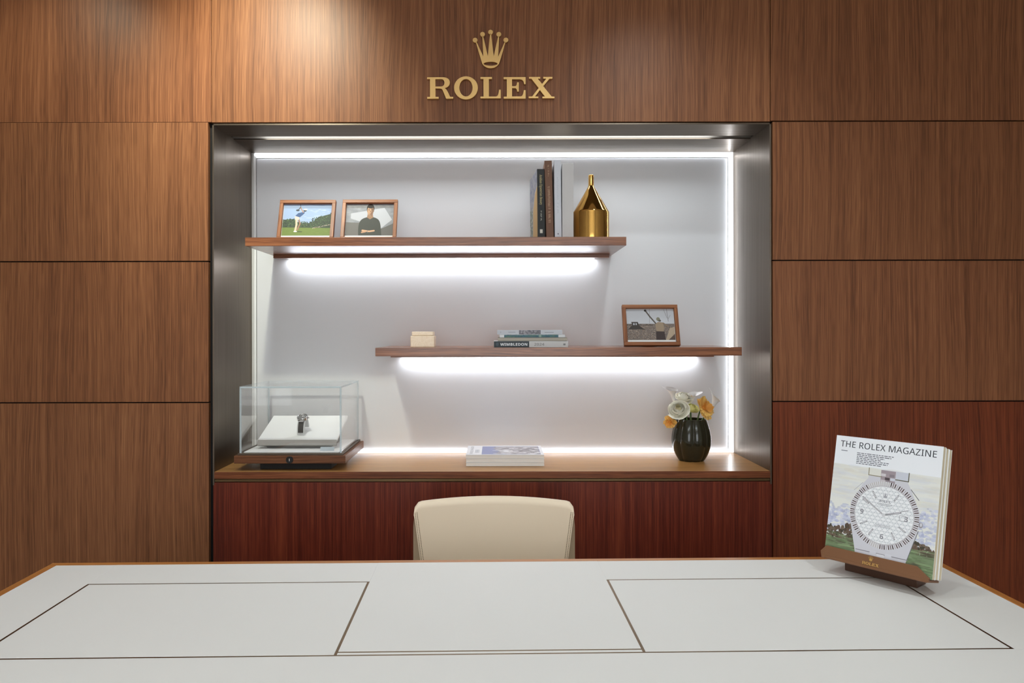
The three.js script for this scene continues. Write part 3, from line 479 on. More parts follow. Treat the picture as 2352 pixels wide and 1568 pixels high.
function lyingBook(x, y, z, w, th, d, turn, label, coverM, spineDraw, topM) {
  const t = thing('book', label, 'book', [x, y, z], turn, 'books stacked on the lower shelf');
  part('cover', [bx(-w / 2, w / 2, 0, 0.002, -d, 0, 0.0006, 'x', false), bx(-w / 2, w / 2, th - 0.002, th, -d, 0, 0.0006, 'x', false), bx(-w / 2, w / 2, 0, th, -0.003, 0, 0.0008, 'x', false)], coverM, t);
  part('pages', bx(-w / 2 + 0.003, w / 2 - 0.003, 0.0018, th - 0.0018, -d + 0.004, -0.002, 0, 'x', false), M.paper, t);
  if (spineDraw) part('spine_print', new THREE.PlaneGeometry(w - 0.001, th - 0.001).translate(0, th / 2, 0.0004), print(1400, Math.round(1400 * th / w), spineDraw), t);
}
{
  const wh = std({ color: rgb(214, 214, 216), roughness: 0.5 });
  let y = SH2; const z = -2.885;
  lyingBook(0.1335, y, z, 0.290, 0.0245, 0.21, 0, 'bottom book of the shelf stack, half black with white letters and half grey', wh, (g, w, h) => {
    g.fillStyle = '#c9c8c6'; g.fillRect(0, 0, w, h); g.fillStyle = '#1d2a30'; g.fillRect(0, 0, w * 0.475, h);
    g.fillStyle = '#f0f2f4'; g.font = `bold ${Math.round(h * 0.62)}px sans-serif`; g.textBaseline = 'middle'; g.save(); g.translate(w * 0.085, h * 0.52); g.scale(w * 0.37 / g.measureText('WIMBLEDON').width, 1); g.fillText('WIMBLEDON', 0, 0); g.restore();
    g.fillStyle = '#8a8a88'; g.save(); g.translate(w * 0.54, h * 0.52); g.scale(w * 0.14 / g.measureText('2024').width, 1); g.fillText('2024', 0, 0); g.restore(); blob(g, w * 0.045, h * 0.5, h * 0.24, h * 0.3, '#3d4a52'); g.fillStyle = '#7d7d7c'; g.fillRect(w * 0.935, h * 0.38, w * 0.03, h * 0.3);
  });
  y += 0.0248;
  lyingBook(0.1395, y, z - 0.002, 0.270, 0.0135, 0.205, 0, 'plain beige-grey book second from the bottom of the shelf stack', std({ color: rgb(176, 168, 154), roughness: 0.6 }), null); y += 0.0138;
  lyingBook(0.1385, y, z - 0.003, 0.256, 0.0115, 0.2, 0.01, 'teal and green spined book third from the bottom of the shelf stack', wh, (g, w, h) => {
    g.fillStyle = '#d8dadb'; g.fillRect(0, 0, w, h); g.fillStyle = '#3c6672'; g.fillRect(w * 0.07, h * 0.1, w * 0.83, h * 0.9);
    for (let i = 0; i < 120; i++) blob(g, rr(w * 0.1, w * 0.88), rr(h * 0.1, h), rr(10, 50), rr(4, 16), ['rgba(70,110,110,0.5)', 'rgba(40,80,96,0.5)', 'rgba(98,122,92,0.45)'][i % 3]);
    blob(g, w * 0.62, h * 0.5, 30, h * 0.4, '#8ea79a');
  }); y += 0.0118;
  lyingBook(0.1285, y, z - 0.004, 0.254, 0.0175, 0.2, -0.008, 'white book with a grey picture patch on top of the shelf stack', std({ color: rgb(232, 233, 236), roughness: 0.45 }), (g, w, h) => {
    g.fillStyle = '#c6c9d0'; g.fillRect(0, 0, w, h); g.fillStyle = '#77757c'; g.fillRect(w * 0.335, 0, w * 0.335, h); for (let i = 0; i < 60; i++) blob(g, rr(w * 0.36, w * 0.64), rr(0, h), rr(10, 30), rr(5, 20), ['#6a686e', '#8d8a90', '#a3a0a6'][i % 3]);
    g.fillStyle = '#8d9098'; g.fillRect(w * 0.17, h * 0.42, w * 0.11, h * 0.12); g.fillRect(w * 0.73, h * 0.46, w * 0.14, h * 0.14); g.fillRect(w * 0.05, h * 0.35, 10, h * 0.3);
  });
}

// ---------------------------------------------------------------- gold bottle and stone box
{
  const t = thing('gold_bottle', 'polished gold metal bottle with conical shoulder on the upper shelf', 'bottle', [0.379, SH1, -2.965]);
  const prof = [[0, 0], [0.068, 0], [0.071, 0.002], [0.072, 0.006], [0.072, 0.107], [0.0715, 0.111], [0.070, 0.114], [0.0125, 0.213], [0.0108, 0.218]].map((p) => new THREE.Vector2(...p));
  part('body', new THREE.LatheGeometry(prof, 96), M.gold, t);
  const neck = [[0.0108, 0.214], [0.0108, 0.2585], [0.0098, 0.2605], [0.007, 0.2605], [0.007, 0.22]].map((p) => new THREE.Vector2(...p));
  part('neck', new THREE.LatheGeometry(neck, 32), M.gold, t);
  const marble = (() => { const n = noise2(lattice(8, 8), 8, 8), m = noise2(lattice(32, 32), 32, 32), d = new Uint8Array(256 * 256 * 4); for (let j = 0; j < 256; j++) for (let i = 0; i < 256; i++) { const q = Math.abs(Math.sin((i / 26 + n(i / 32, j / 32) * 7 + m(i / 8, j / 8) * 1.2))); const k = (i + j * 256) * 4; d[k] = 244 + 8 * q; d[k + 1] = 222 + 10 * q; d[k + 2] = 192 + 14 * q; d[k + 3] = 255; } return dataTex(256, 256, d, true, [9, 9]); })();
  const stone = std({ map: marble, roughness: 0.35 });
  const b = thing('stone_box', 'small cream marble box with a lid on the lower shelf', 'box', [-0.2965, SH2, -2.99]);
  part('body', bx(-0.0477, 0.0477, 0, 0.0455, -0.04, 0.04, 0.003), stone, b);
  part('lid', bx(-0.0430, 0.0430, 0.0462, 0.0625, -0.036, 0.036, 0.003), stone, b);
}

// ---------------------------------------------------------------- magazines on the worktop
{
  const coverM = print(1100, Math.round(1100 * 0.235 / 0.3085), drawFlatCover, 0.3), w = 0.3085, d = 0.235, th = 0.0144;
  const lab = ['bottom magazine of the white stack on the worktop', 'middle magazine of the white stack on the worktop', 'top magazine of the worktop stack with blue and grey cover picture'];
  for (let i = 0; i < 3; i++) {
    const t = thing('magazine', lab[i], 'magazine', [0.0318 + [0, 0.0006, -0.0003][i], TOP + 0.0006 + i * (th + 0.0004), -2.914 - d / 2], [0.002, -0.003, 0.001][i], 'magazines stacked on the worktop');
    part('pages', bx(-w / 2 + 0.0006, w / 2 - 0.0006, 0.0006, th - 0.0006, -d / 2 + 0.0006, d / 2 - 0.0006, 0.0006, 'x', false), M.paper, t);
    part('cover', [bx(-w / 2, w / 2, 0, 0.0006, -d / 2, d / 2, 0, 'x', false), bx(-w / 2, w / 2, th - 0.0006, th, -d / 2, d / 2, 0, 'x', false)], M.white, t);
    if (i === 2) part('cover_print', new THREE.PlaneGeometry(w, d).rotateX(-Math.PI / 2).translate(0, th + 0.0003, 0), coverM, t);
  }
}

// ---------------------------------------------------------------- glass display case
{
  const cx = -0.790, zf = -2.82, zb = -3.205, w = 0.425, y0 = 0.8915, y1 = 0.9215;
  const c = thing('display_case', 'glass display case on a brown wooden base at the end of the worktop', 'display case', [cx, TOP, (zf + zb) / 2]);
  const at = (g) => g.translate(-cx, -TOP, -(zf + zb) / 2);
  part('foot', at(bx(cx - 0.125, cx + 0.15, TOP, y0, -3.16, -2.86, 0.002)), M.dark, c, 'black recessed foot');
  part('base_board', at(bx(cx - w / 2, cx + w / 2, y0, y1, zb, zf, 0.0015, 'x')), M.caseWood, c);
  const gx0 = cx - 0.196, gx1 = cx + 0.194, gzf = -2.835, gzb = -3.192, gy0 = 0.929, gy1 = 1.184, th = 0.006;
  part('glass_rim', at(bx(gx0 - 0.006, gx1 + 0.006, y1, 0.929, gzb - 0.006, gzf + 0.006, 0.001, 'x')), std({ color: rgb(96, 82, 70), roughness: 0.4, metalness: 0.6 }), c, 'dark bronze rim under the glass');
  part('floor_pad', at(bx(gx0 + 0.012, gx1 - 0.012, 0.929, 0.932, gzb + 0.012, gzf - 0.012, 0.0008)), M.white, c, 'white floor inside the case');
  const P = (g, n = 'glass_pane') => part(n, at(g), M.glass, c);
  P(bx(gx0 + th, gx1 - th, gy0, gy1 - th, gzf - th, gzf, 0)); P(bx(gx0 + th, gx1 - th, gy0, gy1 - th, gzb, gzb + th, 0));
  P(bx(gx0, gx0 + th, gy0, gy1 - th, gzb + th, gzf - th, 0)); P(bx(gx1 - th, gx1, gy0, gy1 - th, gzb + th, gzf - th, 0)); P(bx(gx0 + th, gx1 - th, gy1 - th, gy1, gzb + th, gzf - th, 0));
  const E = (g) => part('glass_edge', at(g), M.glassEdge, c);
  for (const x of [gx0, gx1 - th]) { E(bx(x, x + th, gy0, gy1 - th, gzf - th, gzf, 0.0008)); E(bx(x, x + th, gy0, gy1 - th, gzb, gzb + th, 0.0008)); E(bx(x, x + th, gy1 - th, gy1, gzb, gzf, 0.0008)); }
  for (const z of [gzf - th, gzb]) E(bx(gx0 + th, gx1 - th, gy1 - th, gy1, z, z + th, 0.0008));
  const lock = part('lock', at(new THREE.CylinderGeometry(0.0135, 0.0135, 0.006, 32).rotateX(Math.PI / 2).translate(cx + 0.0005, (y0 + y1) / 2, zf + 0.003)), M.black, c, 'round black lock');
  part('keyhole', at(bx(cx - 0.001, cx + 0.002, (y0 + y1) / 2 - 0.005, (y0 + y1) / 2 + 0.005, zf + 0.006, zf + 0.0067, 0)), M.steel, lock);
  // slanted stand inside
  const s = thing('watch_stand', 'slanted white display stand inside the glass case', 'display stand', [cx, 0.932, -3.04]);
  const hw = 0.157, F = [0.9655 - 0.932, 0.11], B = [1.037 - 0.932, -0.10];           // [y, z] of the front and rear upper edge
  const quad = (pts, thick) => { const sh = new THREE.Shape(); sh.moveTo(pts[0][0], pts[0][1]); for (const p of pts.slice(1)) sh.lineTo(p[0], p[1]); return new THREE.ExtrudeGeometry(sh, { depth: thick, bevelEnabled: true, bevelThickness: 0.001, bevelSize: 0.001, bevelSegments: 1 }).translate(0, 0, -thick / 2).rotateY(-Math.PI / 2); };
  part('slanted_pad', quad([[F[1], F[0]], [B[1], B[0]], [B[1], B[0] - 0.012], [F[1], F[0] - 0.006]], 2 * hw - 0.002), M.white, s);
  part('front_lip', quad([[F[1] + 0.001, F[0]], [F[1] + 0.009, F[0] - 0.018], [F[1] + 0.002, F[0] - 0.022], [F[1] - 0.004, F[0] - 0.008]], 2 * hw - 0.004), std({ color: rgb(150, 145, 139), roughness: 0.45 }), s, 'grey front lip');
  part('pedestal', quad([[F[1] - 0.005, 0.011], [B[1] + 0.01, B[0] - 0.016], [B[1] + 0.01, 0.0012], [F[1] - 0.025, 0.0012]], 2 * hw - 0.06), std({ color: rgb(120, 116, 112), roughness: 0.5 }), s);
  // watch on its cuff
  const ang = Math.atan2(B[0] - F[0], F[1] - B[1]), wz = 0.052, wy = F[0] + (F[1] - wz) * Math.tan(ang);
  const wt = thing('wristwatch', 'steel wristwatch with dark strap standing on the white slanted stand', 'watch', [cx + 0.008, 0.932 + wy + 0.0045, -3.04 + wz], -0.12);
  // cuff: a solid arch; the strap lies over it and the watch sits on top, turned towards the viewer
  const arch = (w, rx, ry, t, a0, a1) => { const sh = new THREE.Shape(); const n = 18; for (let i = 0; i <= n; i++) { const a = a0 + (a1 - a0) * i / n, p = [Math.cos(a) * rx, Math.sin(a) * ry]; i ? sh.lineTo(p[0], p[1]) : sh.moveTo(p[0], p[1]); } for (let i = n; i >= 0; i--) { const a = a0 + (a1 - a0) * i / n; sh.lineTo(Math.cos(a) * (rx - t), Math.sin(a) * (ry - t)); } return new THREE.ExtrudeGeometry(sh, { depth: w, bevelEnabled: true, bevelThickness: 0.0006, bevelSize: 0.0006, bevelSegments: 1 }).translate(0, 0, -w / 2).rotateY(-Math.PI / 2); };
  part('cuff', arch(0.030, 0.027, 0.050, 0.004, -0.28, Math.PI - 0.25).translate(0, 0.006, 0), std({ color: rgb(206, 206, 204), roughness: 0.4 }), wt, 'pale cuff holding the watch');
  part('strap', arch(0.020, 0.0295, 0.0525, 0.002, -0.10, Math.PI - 0.3).translate(0, 0.006, 0), std({ color: rgb(58, 54, 50), roughness: 0.55 }), wt, 'dark leather strap');
  const hx = new THREE.Matrix4().makeTranslation(0, 0.058, 0.007).multiply(new THREE.Matrix4().makeRotationX(0.42));
  part('watch_case', [new THREE.CylinderGeometry(0.0215, 0.0225, 0.009, 40), new THREE.CylinderGeometry(0.0028, 0.0028, 0.006, 10).rotateZ(Math.PI / 2).translate(0.025, 0, 0)].map((g) => g.applyMatrix4(hx)), M.steel, wt);
  for (const z of [-0.022, 0.022]) part('lug', bx(-0.011, 0.011, -0.005, 0.001, z - 0.003, z + 0.003, 0.001).applyMatrix4(hx), M.steel, wt);
  part('bezel', new THREE.TorusGeometry(0.0195, 0.0022, 10, 40).rotateX(Math.PI / 2).translate(0, 0.005, 0).applyMatrix4(hx), M.steel, wt);
  part('dial', new THREE.CylinderGeometry(0.018, 0.018, 0.001, 36).translate(0, 0.0048, 0).applyMatrix4(hx), std({ color: rgb(120, 120, 120), roughness: 0.3 }), wt);
  part('hand', bx(-0.0007, 0.0007, 0.0054, 0.0059, -0.013, 0.001, 0).applyMatrix4(hx), M.white, wt);
  part('hand', bx(-0.001, 0.010, 0.0054, 0.0059, -0.0008, 0.0008, 0).applyMatrix4(hx), M.white, wt);
  const card = thing('label_card', 'small blue-grey label card at the front corner inside the glass case', 'card', [-0.6585, 0.9322, -2.868]);
  part('card_face', bx(-0.027, 0.027, 0, 0.0165, -0.0018, 0, 0.0004).applyMatrix4(new THREE.Matrix4().makeRotationX(-0.5)), std({ color: rgb(168, 178, 184), roughness: 0.3 }), card);
  part('card_rest', bx(-0.02, 0.02, 0, 0.012, -0.012, -0.0085, 0.0004), M.steel, card);
}

// ---------------------------------------------------------------- vase and flowers
const VX = 0.799, VZ = -3.045;
{
  const vase = thing('vase', 'dark smoky glass vase with vertical lobes on the worktop', 'vase', [VX, TOP, VZ]);
  const rad = (y) => { const t = y / 0.17; return 0.0495 + 0.032 * Math.sin(Math.PI * Math.min(1, Math.pow(t, 0.82) * 1.0) * 0.86 + 0.02) - 0.002 * t; };
  const lobe = (a) => 0.875 + 0.125 * Math.pow(Math.abs(Math.sin(4 * a + 0.5)), 0.5);
  const wall = (s, y0, y1) => surf(160, 40, (u, v) => { const y = y0 + (y1 - y0) * v, a = u * Math.PI * 2, r = rad(y) * lobe(a) - s; return [Math.cos(a) * r, y, -Math.sin(a) * r]; }, true);
  const ring = (y, ra, rb) => surf(160, 2, (u, v) => { const a = u * Math.PI * 2, r = ra(a) + (rb(a) - ra(a)) * v; return [Math.cos(a) * r, y, -Math.sin(a) * r]; }, true);
  const smoke = std({ color: rgb(88, 84, 62), roughness: 0.12, specularIntensity: 1, transmission: 0.75, thickness: 0, ior: 1.5 });
  part('outer_wall', wall(0, 0.0, 0.17), smoke, vase);
  part('inner_wall', wall(0.005, 0.008, 0.17), std({ color: rgb(110, 106, 82), roughness: 0.25, transmission: 0.75, thickness: 0, side: THREE.DoubleSide }), vase);
  part('rim', ring(0.17, (a) => rad(0.17) * lobe(a) - 0.005, (a) => rad(0.17) * lobe(a)), smoke, vase);
  part('bottom', ring(0.0005, () => 0.0005, (a) => rad(0) * lobe(a)), M.black, vase);
}
const petalM = { white: std({ color: rgb(246, 246, 244), roughness: 0.55, side: THREE.DoubleSide, transmission: 0.0 }), cream: std({ color: rgb(253, 250, 234), roughness: 0.6, side: THREE.DoubleSide }), butter: std({ color: rgb(250, 242, 200), roughness: 0.6, side: THREE.DoubleSide }), lime: std({ color: rgb(238, 234, 160), roughness: 0.6, side: THREE.DoubleSide }), orange: std({ color: rgb(250, 204, 112), roughness: 0.65, side: THREE.DoubleSide }), amber: std({ color: rgb(240, 172, 82), roughness: 0.7, side: THREE.DoubleSide }), stem: std({ color: rgb(92, 112, 62), roughness: 0.6 }) };
// a flower is built opening along +y, then aimed
function flower(name, label, category, pos, dir, group) {
  const t = thing(name, label, category, pos, 0, group);
  const head = new THREE.Group(); head.name = 'flower_head'; t.add(head);
  head.quaternion.setFromUnitVectors(new THREE.Vector3(0, 1, 0), new THREE.Vector3(...dir).normalize());
  // stem runs from the head down into the vase
  const inV = new THREE.Vector3(VX + (pos[0] - VX) * 0.25, TOP + 0.03, VZ + (pos[2] - VZ) * 0.25).sub(new THREE.Vector3(...pos));
  const mouth = new THREE.Vector3(VX + (pos[0] - VX) * 0.55, TOP + 0.165, VZ + (pos[2] - VZ) * 0.45).sub(new THREE.Vector3(...pos));
  if (pos[1] < TOP + 0.185) mouth.y = 0.012;
  const b = new THREE.Vector3(...dir).normalize().multiplyScalar(-0.008);
  part('stem', tube([[0, 0, 0], b.toArray(), mouth.toArray(), inV.toArray()], 0.0032, 28, 8), petalM.stem, t);
  return head;
}
function calla(label, pos, dir, L, flare, spin) {
  const h = flower('calla_lily', label, 'flower', pos, dir, 'white calla lilies in the vase');
  const g = surf(44, 24, (u, v) => {
    const a = (u - 0.5) * Math.PI * 2 * 1.02, front = Math.cos(a);                            // front = 1 at the pointed tip
    const tip = Math.pow(Math.max(0, front), 6), open = Math.pow(v, 3.2);
    const r = 0.0042 + 0.008 * Math.pow(v, 0.8) + flare * open * (0.75 + 0.25 * front) + 0.012 * tip * Math.pow(v, 7);
    const y = L * v * (0.74 + 0.26 * (front * 0.5 + 0.5)) - flare * 0.35 * Math.pow(v, 7) * (1 - tip) + 0.010 * tip * Math.pow(v, 6);
    return [Math.cos(a + spin) * r, y, Math.sin(a + spin) * r];
  });
  part('spathe', g, petalM.white, h);
  part('spadix', new THREE.CapsuleGeometry(0.0024, L * 0.4, 4, 10).translate(0, L * 0.4, 0), petalM.orange, h, 'yellow spadix');
}
const K = 3.03 / 1700, FP = (x, y, z) => [(x - 1141) * K, 1.39 - (y - 763) * K, z];
calla('white calla lily leaning out over the cream rose, pointed tip at its side', FP(1549, 922, -3.045), [-0.22, 1, 0.34], 0.072, 0.022, 2.9);
calla('white calla lily standing at the back between rose and orange bloom', FP(1591, 930, -3.075), [0.10, 1, 0.55], 0.062, 0.014, 0.5);
calla('white calla lily rising beyond the orange bloom next to the light bar', FP(1636, 946, -3.05), [0.34, 1, 0.16], 0.080, 0.018, 3.4);
function rose(label, pos, dir, R, m1, m2, name = 'rose', group) {
  const h = flower(name, label, 'flower', pos, dir, group);
  // petals in rings: count, radius at half height, height, roll of the rim, closing towards the centre
  const rings = [[2, 0.12, 0.62, 0.0, 0.35], [3, 0.24, 0.66, 0.02, 0.45], [3, 0.38, 0.66, 0.06, 0.40], [4, 0.54, 0.60, 0.10, 0.30], [5, 0.72, 0.50, 0.18, 0.16], [5, 0.90, 0.34, 0.30, 0.0], [6, 1.0, 0.14, 0.42, -0.1]];
  rings.forEach(([n, r, hgt, open, close], ri) => {
    for (let i = 0; i < n; i++) {
      const a0 = i / n * Math.PI * 2 + ri * 0.9 + rr(-0.25, 0.25), span = Math.PI / n * 1.45, k = R * rr(0.94, 1.07), lean = rr(-0.06, 0.06);
      const g = surf(12, 9, (u, v) => {
        const s = (u - 0.5) * 2, a = a0 + s * span, rim = 1 - 0.22 * Math.pow(Math.abs(s), 2.6);
        const belly = Math.sin(Math.min(1, v * 1.05) * Math.PI * 0.62);
        const rad = k * r * (0.35 + 0.75 * belly) * (1 - close * v * v) + k * open * 0.34 * Math.pow(v, 5) + k * 0.05 * s + k * lean * v;
        const y = k * (-0.5 + (hgt + 0.5) * v * rim) - k * open * 0.30 * Math.pow(v, 8);
        return [Math.cos(a) * rad, y, Math.sin(a) * rad];
      });
      part('petal', g, ri < 3 ? m2 : m1, h);
    }
  });
  part('calyx', new THREE.SphereGeometry(R * 0.4, 14, 10).scale(1, 0.7, 1).translate(0, -R * 0.35, 0), petalM.stem, h);
}
rose('large cream rose facing forward at the front of the bouquet', FP(1555, 939, -3.005), [-0.30, 0.75, 1], 0.0350, petalM.cream, petalM.butter, 'rose', 'roses in the vase');
rose('smaller cream rose behind the large rose, between the white lilies', FP(1574, 914, -3.06), [0.1, 1, 0.45], 0.030, petalM.cream, petalM.cream, 'rose', 'roses in the vase');
rose('small lime-yellow bud in the middle of the bouquet', FP(1589, 939, -3.045), [0.1, 1, 0.4], 0.027, petalM.lime, petalM.lime, 'flower_bud');
function gerbera(label, pos, dir, R) {
  const h = flower('orange_bloom', label, 'flower', pos, dir, 'orange blooms in the vase');
  const ringOf = (r0, r1, n, lift, m, nm) => part(nm, surf(n * 10, 10, (u, v) => {
    const a = u * Math.PI * 2, w = Math.abs(Math.sin(a * n / 2)), wild = 1 + 0.10 * Math.sin(a * 3 + n) + 0.07 * Math.sin(a * 5 + n * 2), r = r0 + (r1 - r0) * v * (1 - 0.16 * Math.pow(1 - w, 3) * v) * wild;
    return [Math.cos(a) * r, lift * R * Math.pow(v, 1.2) + 0.08 * R * w * v - 0.16 * R * Math.pow(v, 3) * (1 + Math.sin(a * 2 + n)), Math.sin(a) * r];
  }), m, h);
  ringOf(0.002, R, 18, 0.30, petalM.orange, 'petal_ring'); ringOf(0.002, R * 0.86, 16, 0.52, petalM.orange, 'petal_ring'); ringOf(0.001, R * 0.5, 11, 0.75, petalM.amber, 'petal_ring');
  part('flower_centre', new THREE.SphereGeometry(R * 0.2, 14, 10).translate(0, R * 0.16, 0), petalM.amber, h);
  part('calyx', new THREE.ConeGeometry(R * 0.25, R * 0.4, 14).rotateX(Math.PI).translate(0, -R * 0.14, 0), petalM.stem, h);
}
gerbera('large ruffled orange bloom on the light-bar side of the bouquet', FP(1612, 937, -3.015), [0.62, 0.42, 0.75], 0.047);
gerbera('small orange bloom hanging below the large cream rose', FP(1540, 968, -3.03), [-0.75, -0.35, 0.75], 0.028);

// ---------------------------------------------------------------- desk
{
  const TH = 0.0202, X0 = -1.2144, X1 = 1.2922, ZBK = 2.1182, ZFR = 1.30, HT = 0.74, e = 0.022;
  const lx = (X0 + X1) / 2, lz = (ZBK + ZFR) / 2;
  const d = thing('desk', 'large desk with white leather top, metal inlay lines and wooden edging', 'desk', [lx * Math.cos(TH) - lz * Math.sin(TH), 0, -(lx * Math.sin(TH) + lz * Math.cos(TH))], TH);
  const at = (g) => g.translate(-lx, 0, lz);                         // local x stays, local z = -depth
  const B = (x0, x1, y0, y1, zn, zf, r, grain) => at(bx(x0, x1, y0, y1, -zf, -zn, r, grain));
  part('wood_edging', B(X0, X1, HT - 0.045, HT + 0.0006, ZBK - e, ZBK, 0.0015, 'x'), M.edging, d);
  part('wood_edging', B(X0, X1, HT - 0.045, HT + 0.0006, ZFR, ZFR + e, 0.0015, 'x'), M.edging, d);
  part('wood_edging', B(X0, X0 + e, HT - 0.045, HT + 0.0006, ZFR + e, ZBK - e, 0.0015, 'z'), M.edging, d);
  part('wood_edging', B(X1 - e, X1, HT - 0.045, HT + 0.0006, ZFR + e, ZBK - e, 0.0015, 'z'), M.edging, d);
  part('core_board', B(X0 + e, X1 - e, HT - 0.045, HT - 0.006, ZFR + e, ZBK - e, 0), M.dark, d);
  const g = 0.003, A = [-1.0198, -0.2969, 0.3292, 1.0874], ZB1 = 1.9376, ZF1 = 1.4976, y0 = HT - 0.006;
  // leather fields: border, side pads, middle field
  part('leather_border', [B(X0 + e, X1 - e, y0, HT, ZFR + e, ZF1 - g, 0.0008), B(X0 + e, A[0] - g, y0, HT, ZF1 - g, ZBK - e, 0.0008), B(A[3] + g, X1 - e, y0, HT, ZF1 - g, ZBK - e, 0.0008), B(A[0] - g, A[1] + g, y0, HT, ZB1 + g, ZBK - e, 0), B(A[2] - g, A[3] + g, y0, HT, ZB1 + g, ZBK - e, 0)], M.leather, d);
  part('leather_pad', B(A[0] + g, A[1] - g, y0, HT, ZF1 + g, ZB1 - g, 0.0008), M.leather, d);
  part('leather_pad', B(A[2] + g, A[3] - g, y0, HT, ZF1 + g, ZB1 - g, 0.0008), M.leather, d);
  part('leather_pad', B(A[1] + g, A[2] - g, y0, HT + 0.0004, ZF1 + 0.018, ZBK - e, 0.0008), M.leather, d, 'raised middle leather field');
  part('leather_pad', B(A[1] + g, A[2] - g, y0, HT, ZF1 + g, ZF1 + 0.012, 0.0006), M.leather, d);
  const s = 0.0029, yt = HT - 0.0005;
  const inlay = (x0, x1, za, zb, m) => part('metal_inlay', B(x0, x1, y0, yt, za, zb, 0), m ?? M.bronze, d);
  for (const [a, b] of [[A[0], A[1]], [A[2], A[3]]]) { inlay(a - s, b + s, ZB1 - s, ZB1 + s); inlay(a - s, b + s, ZF1 - s, ZF1 + s); inlay(a - s, a + s, ZF1 + s, ZB1 - s); inlay(b - s, b + s, ZF1 + s, ZB1 - s); }
  inlay(A[1] + s, A[2] - s, ZF1 - s, ZF1 + s); inlay(A[1] + s, A[2] - s, ZF1 + 0.0121, ZF1 + 0.0179);
  // carcass under the top
  for (const x of [X0 + 0.06, X1 - 0.5]) part('pedestal', B(x, x + 0.44, 0, HT - 0.045, ZFR + 0.1, ZBK - 0.06, 0.002), M.wall[0], d);
  part('modesty_panel', B(X0 + 0.5, X1 - 0.5, 0.2, HT - 0.045, ZFR + 0.12, ZFR + 0.14, 0.002), M.wall[1], d);
}

// ---------------------------------------------------------------- chair
{
  const Z = 2.42, k = Z / 1700, cx = (1134 - 1141) * k, ch = thing('desk_chair', 'cream leather chair with curved stitched backrest behind the desk', 'chair', [cx, 0, -Z]);
  const hw = 187 * k, yTop = 1.39 - (1147 - 763) * k, yB = 0.44, drop = 0.007;
  const plan = (s) => -0.055 + 0.055 * s * s;                       // concave towards the sitter (+z)
  const topY = (s) => yTop - drop * s * s - 0.016 * Math.pow(Math.max(0, (Math.abs(s) - 0.93) / 0.07), 2.2);
  const inset = (y) => 0.085 * Math.min(1.6, Math.max(0, (yTop - 0.03 - y) / 0.17));   // the front panel narrows downwards
  // padded front with its rounded head
  const fr = surf(48, 40, (u, v) => {
    const s = u * 2 - 1; let y, z, fx = 1;
    const T = topY(s), r = 0.022;
    if (v < 0.7) { y = yB + (T - r - yB) * (v / 0.7); z = 0; } else { const a = (v - 0.7) / 0.3 * Math.PI; y = T - r + r * Math.sin(a); z = -r * (1 - Math.cos(a)); }
    const c = smooth(T - 0.035, T, y); fx = 1 - 0.028 * c;
    const w = hw * (1 - 0.02 * (1 - c) - inset(y) * (v < 0.7 ? 1 : 0)) * fx;
    return [s * w, y, plan(s) + z + 0.022];
  });
  part('backrest', fr, Object.assign(M.cream.clone(), { side: THREE.DoubleSide }), ch);
  const rear = surf(30, 10, (u, v) => { const s = u * 2 - 1; return [s * hw * 0.985, yB + (topY(s) - 0.022 - yB) * v, plan(s) - 0.022]; });
  part('back_shell', rear, Object.assign(M.creamDark.clone(), { side: THREE.DoubleSide }), ch);
  for (const sg of [-1, 1]) {
    const gus = surf(4, 30, (u, v) => { const y = yB + (yTop - 0.04 - yB) * v, w0 = hw * (0.98 - inset(y)), w1 = hw * (0.978 + 0.018 * Math.min(1, (yTop - 0.04 - y) / 0.05)); return [sg * (w0 + (w1 - w0) * u), y, plan(1) + 0.0215 - u * 0.030]; });
    part('side_gusset', gus, Object.assign(M.creamDark.clone(), { side: THREE.DoubleSide }), ch, 'tan leather side strip');
    const st = []; for (let y = yTop - 0.33; y < yTop - 0.035; y += 0.0052) for (const o of [0, 0.006]) { const x = hw * (0.98 - inset(y)) - 0.004 - o, q = x / (hw * (0.98 - inset(y))); st.push(new THREE.BoxGeometry(0.0018, 0.0034, 0.0014).translate(sg * x, y, plan(q) + 0.0224)); }
    const m = part('stitching', st, M.thread, ch, 'double row of stitches'); m.userData.kind = 'stuff';
  }
  part('seat', bx(-hw * 0.95, hw * 0.95, 0.38, 0.47, -0.05, 0.42, 0.03), M.cream, ch);
  for (const [x, z] of [[-1, 0], [1, 0], [-1, 0.36], [1, 0.36]]) part('leg', new THREE.CylinderGeometry(0.013, 0.010, 0.385, 14).translate(x * hw * 0.82, 0.1925, z), M.steel, ch);
}

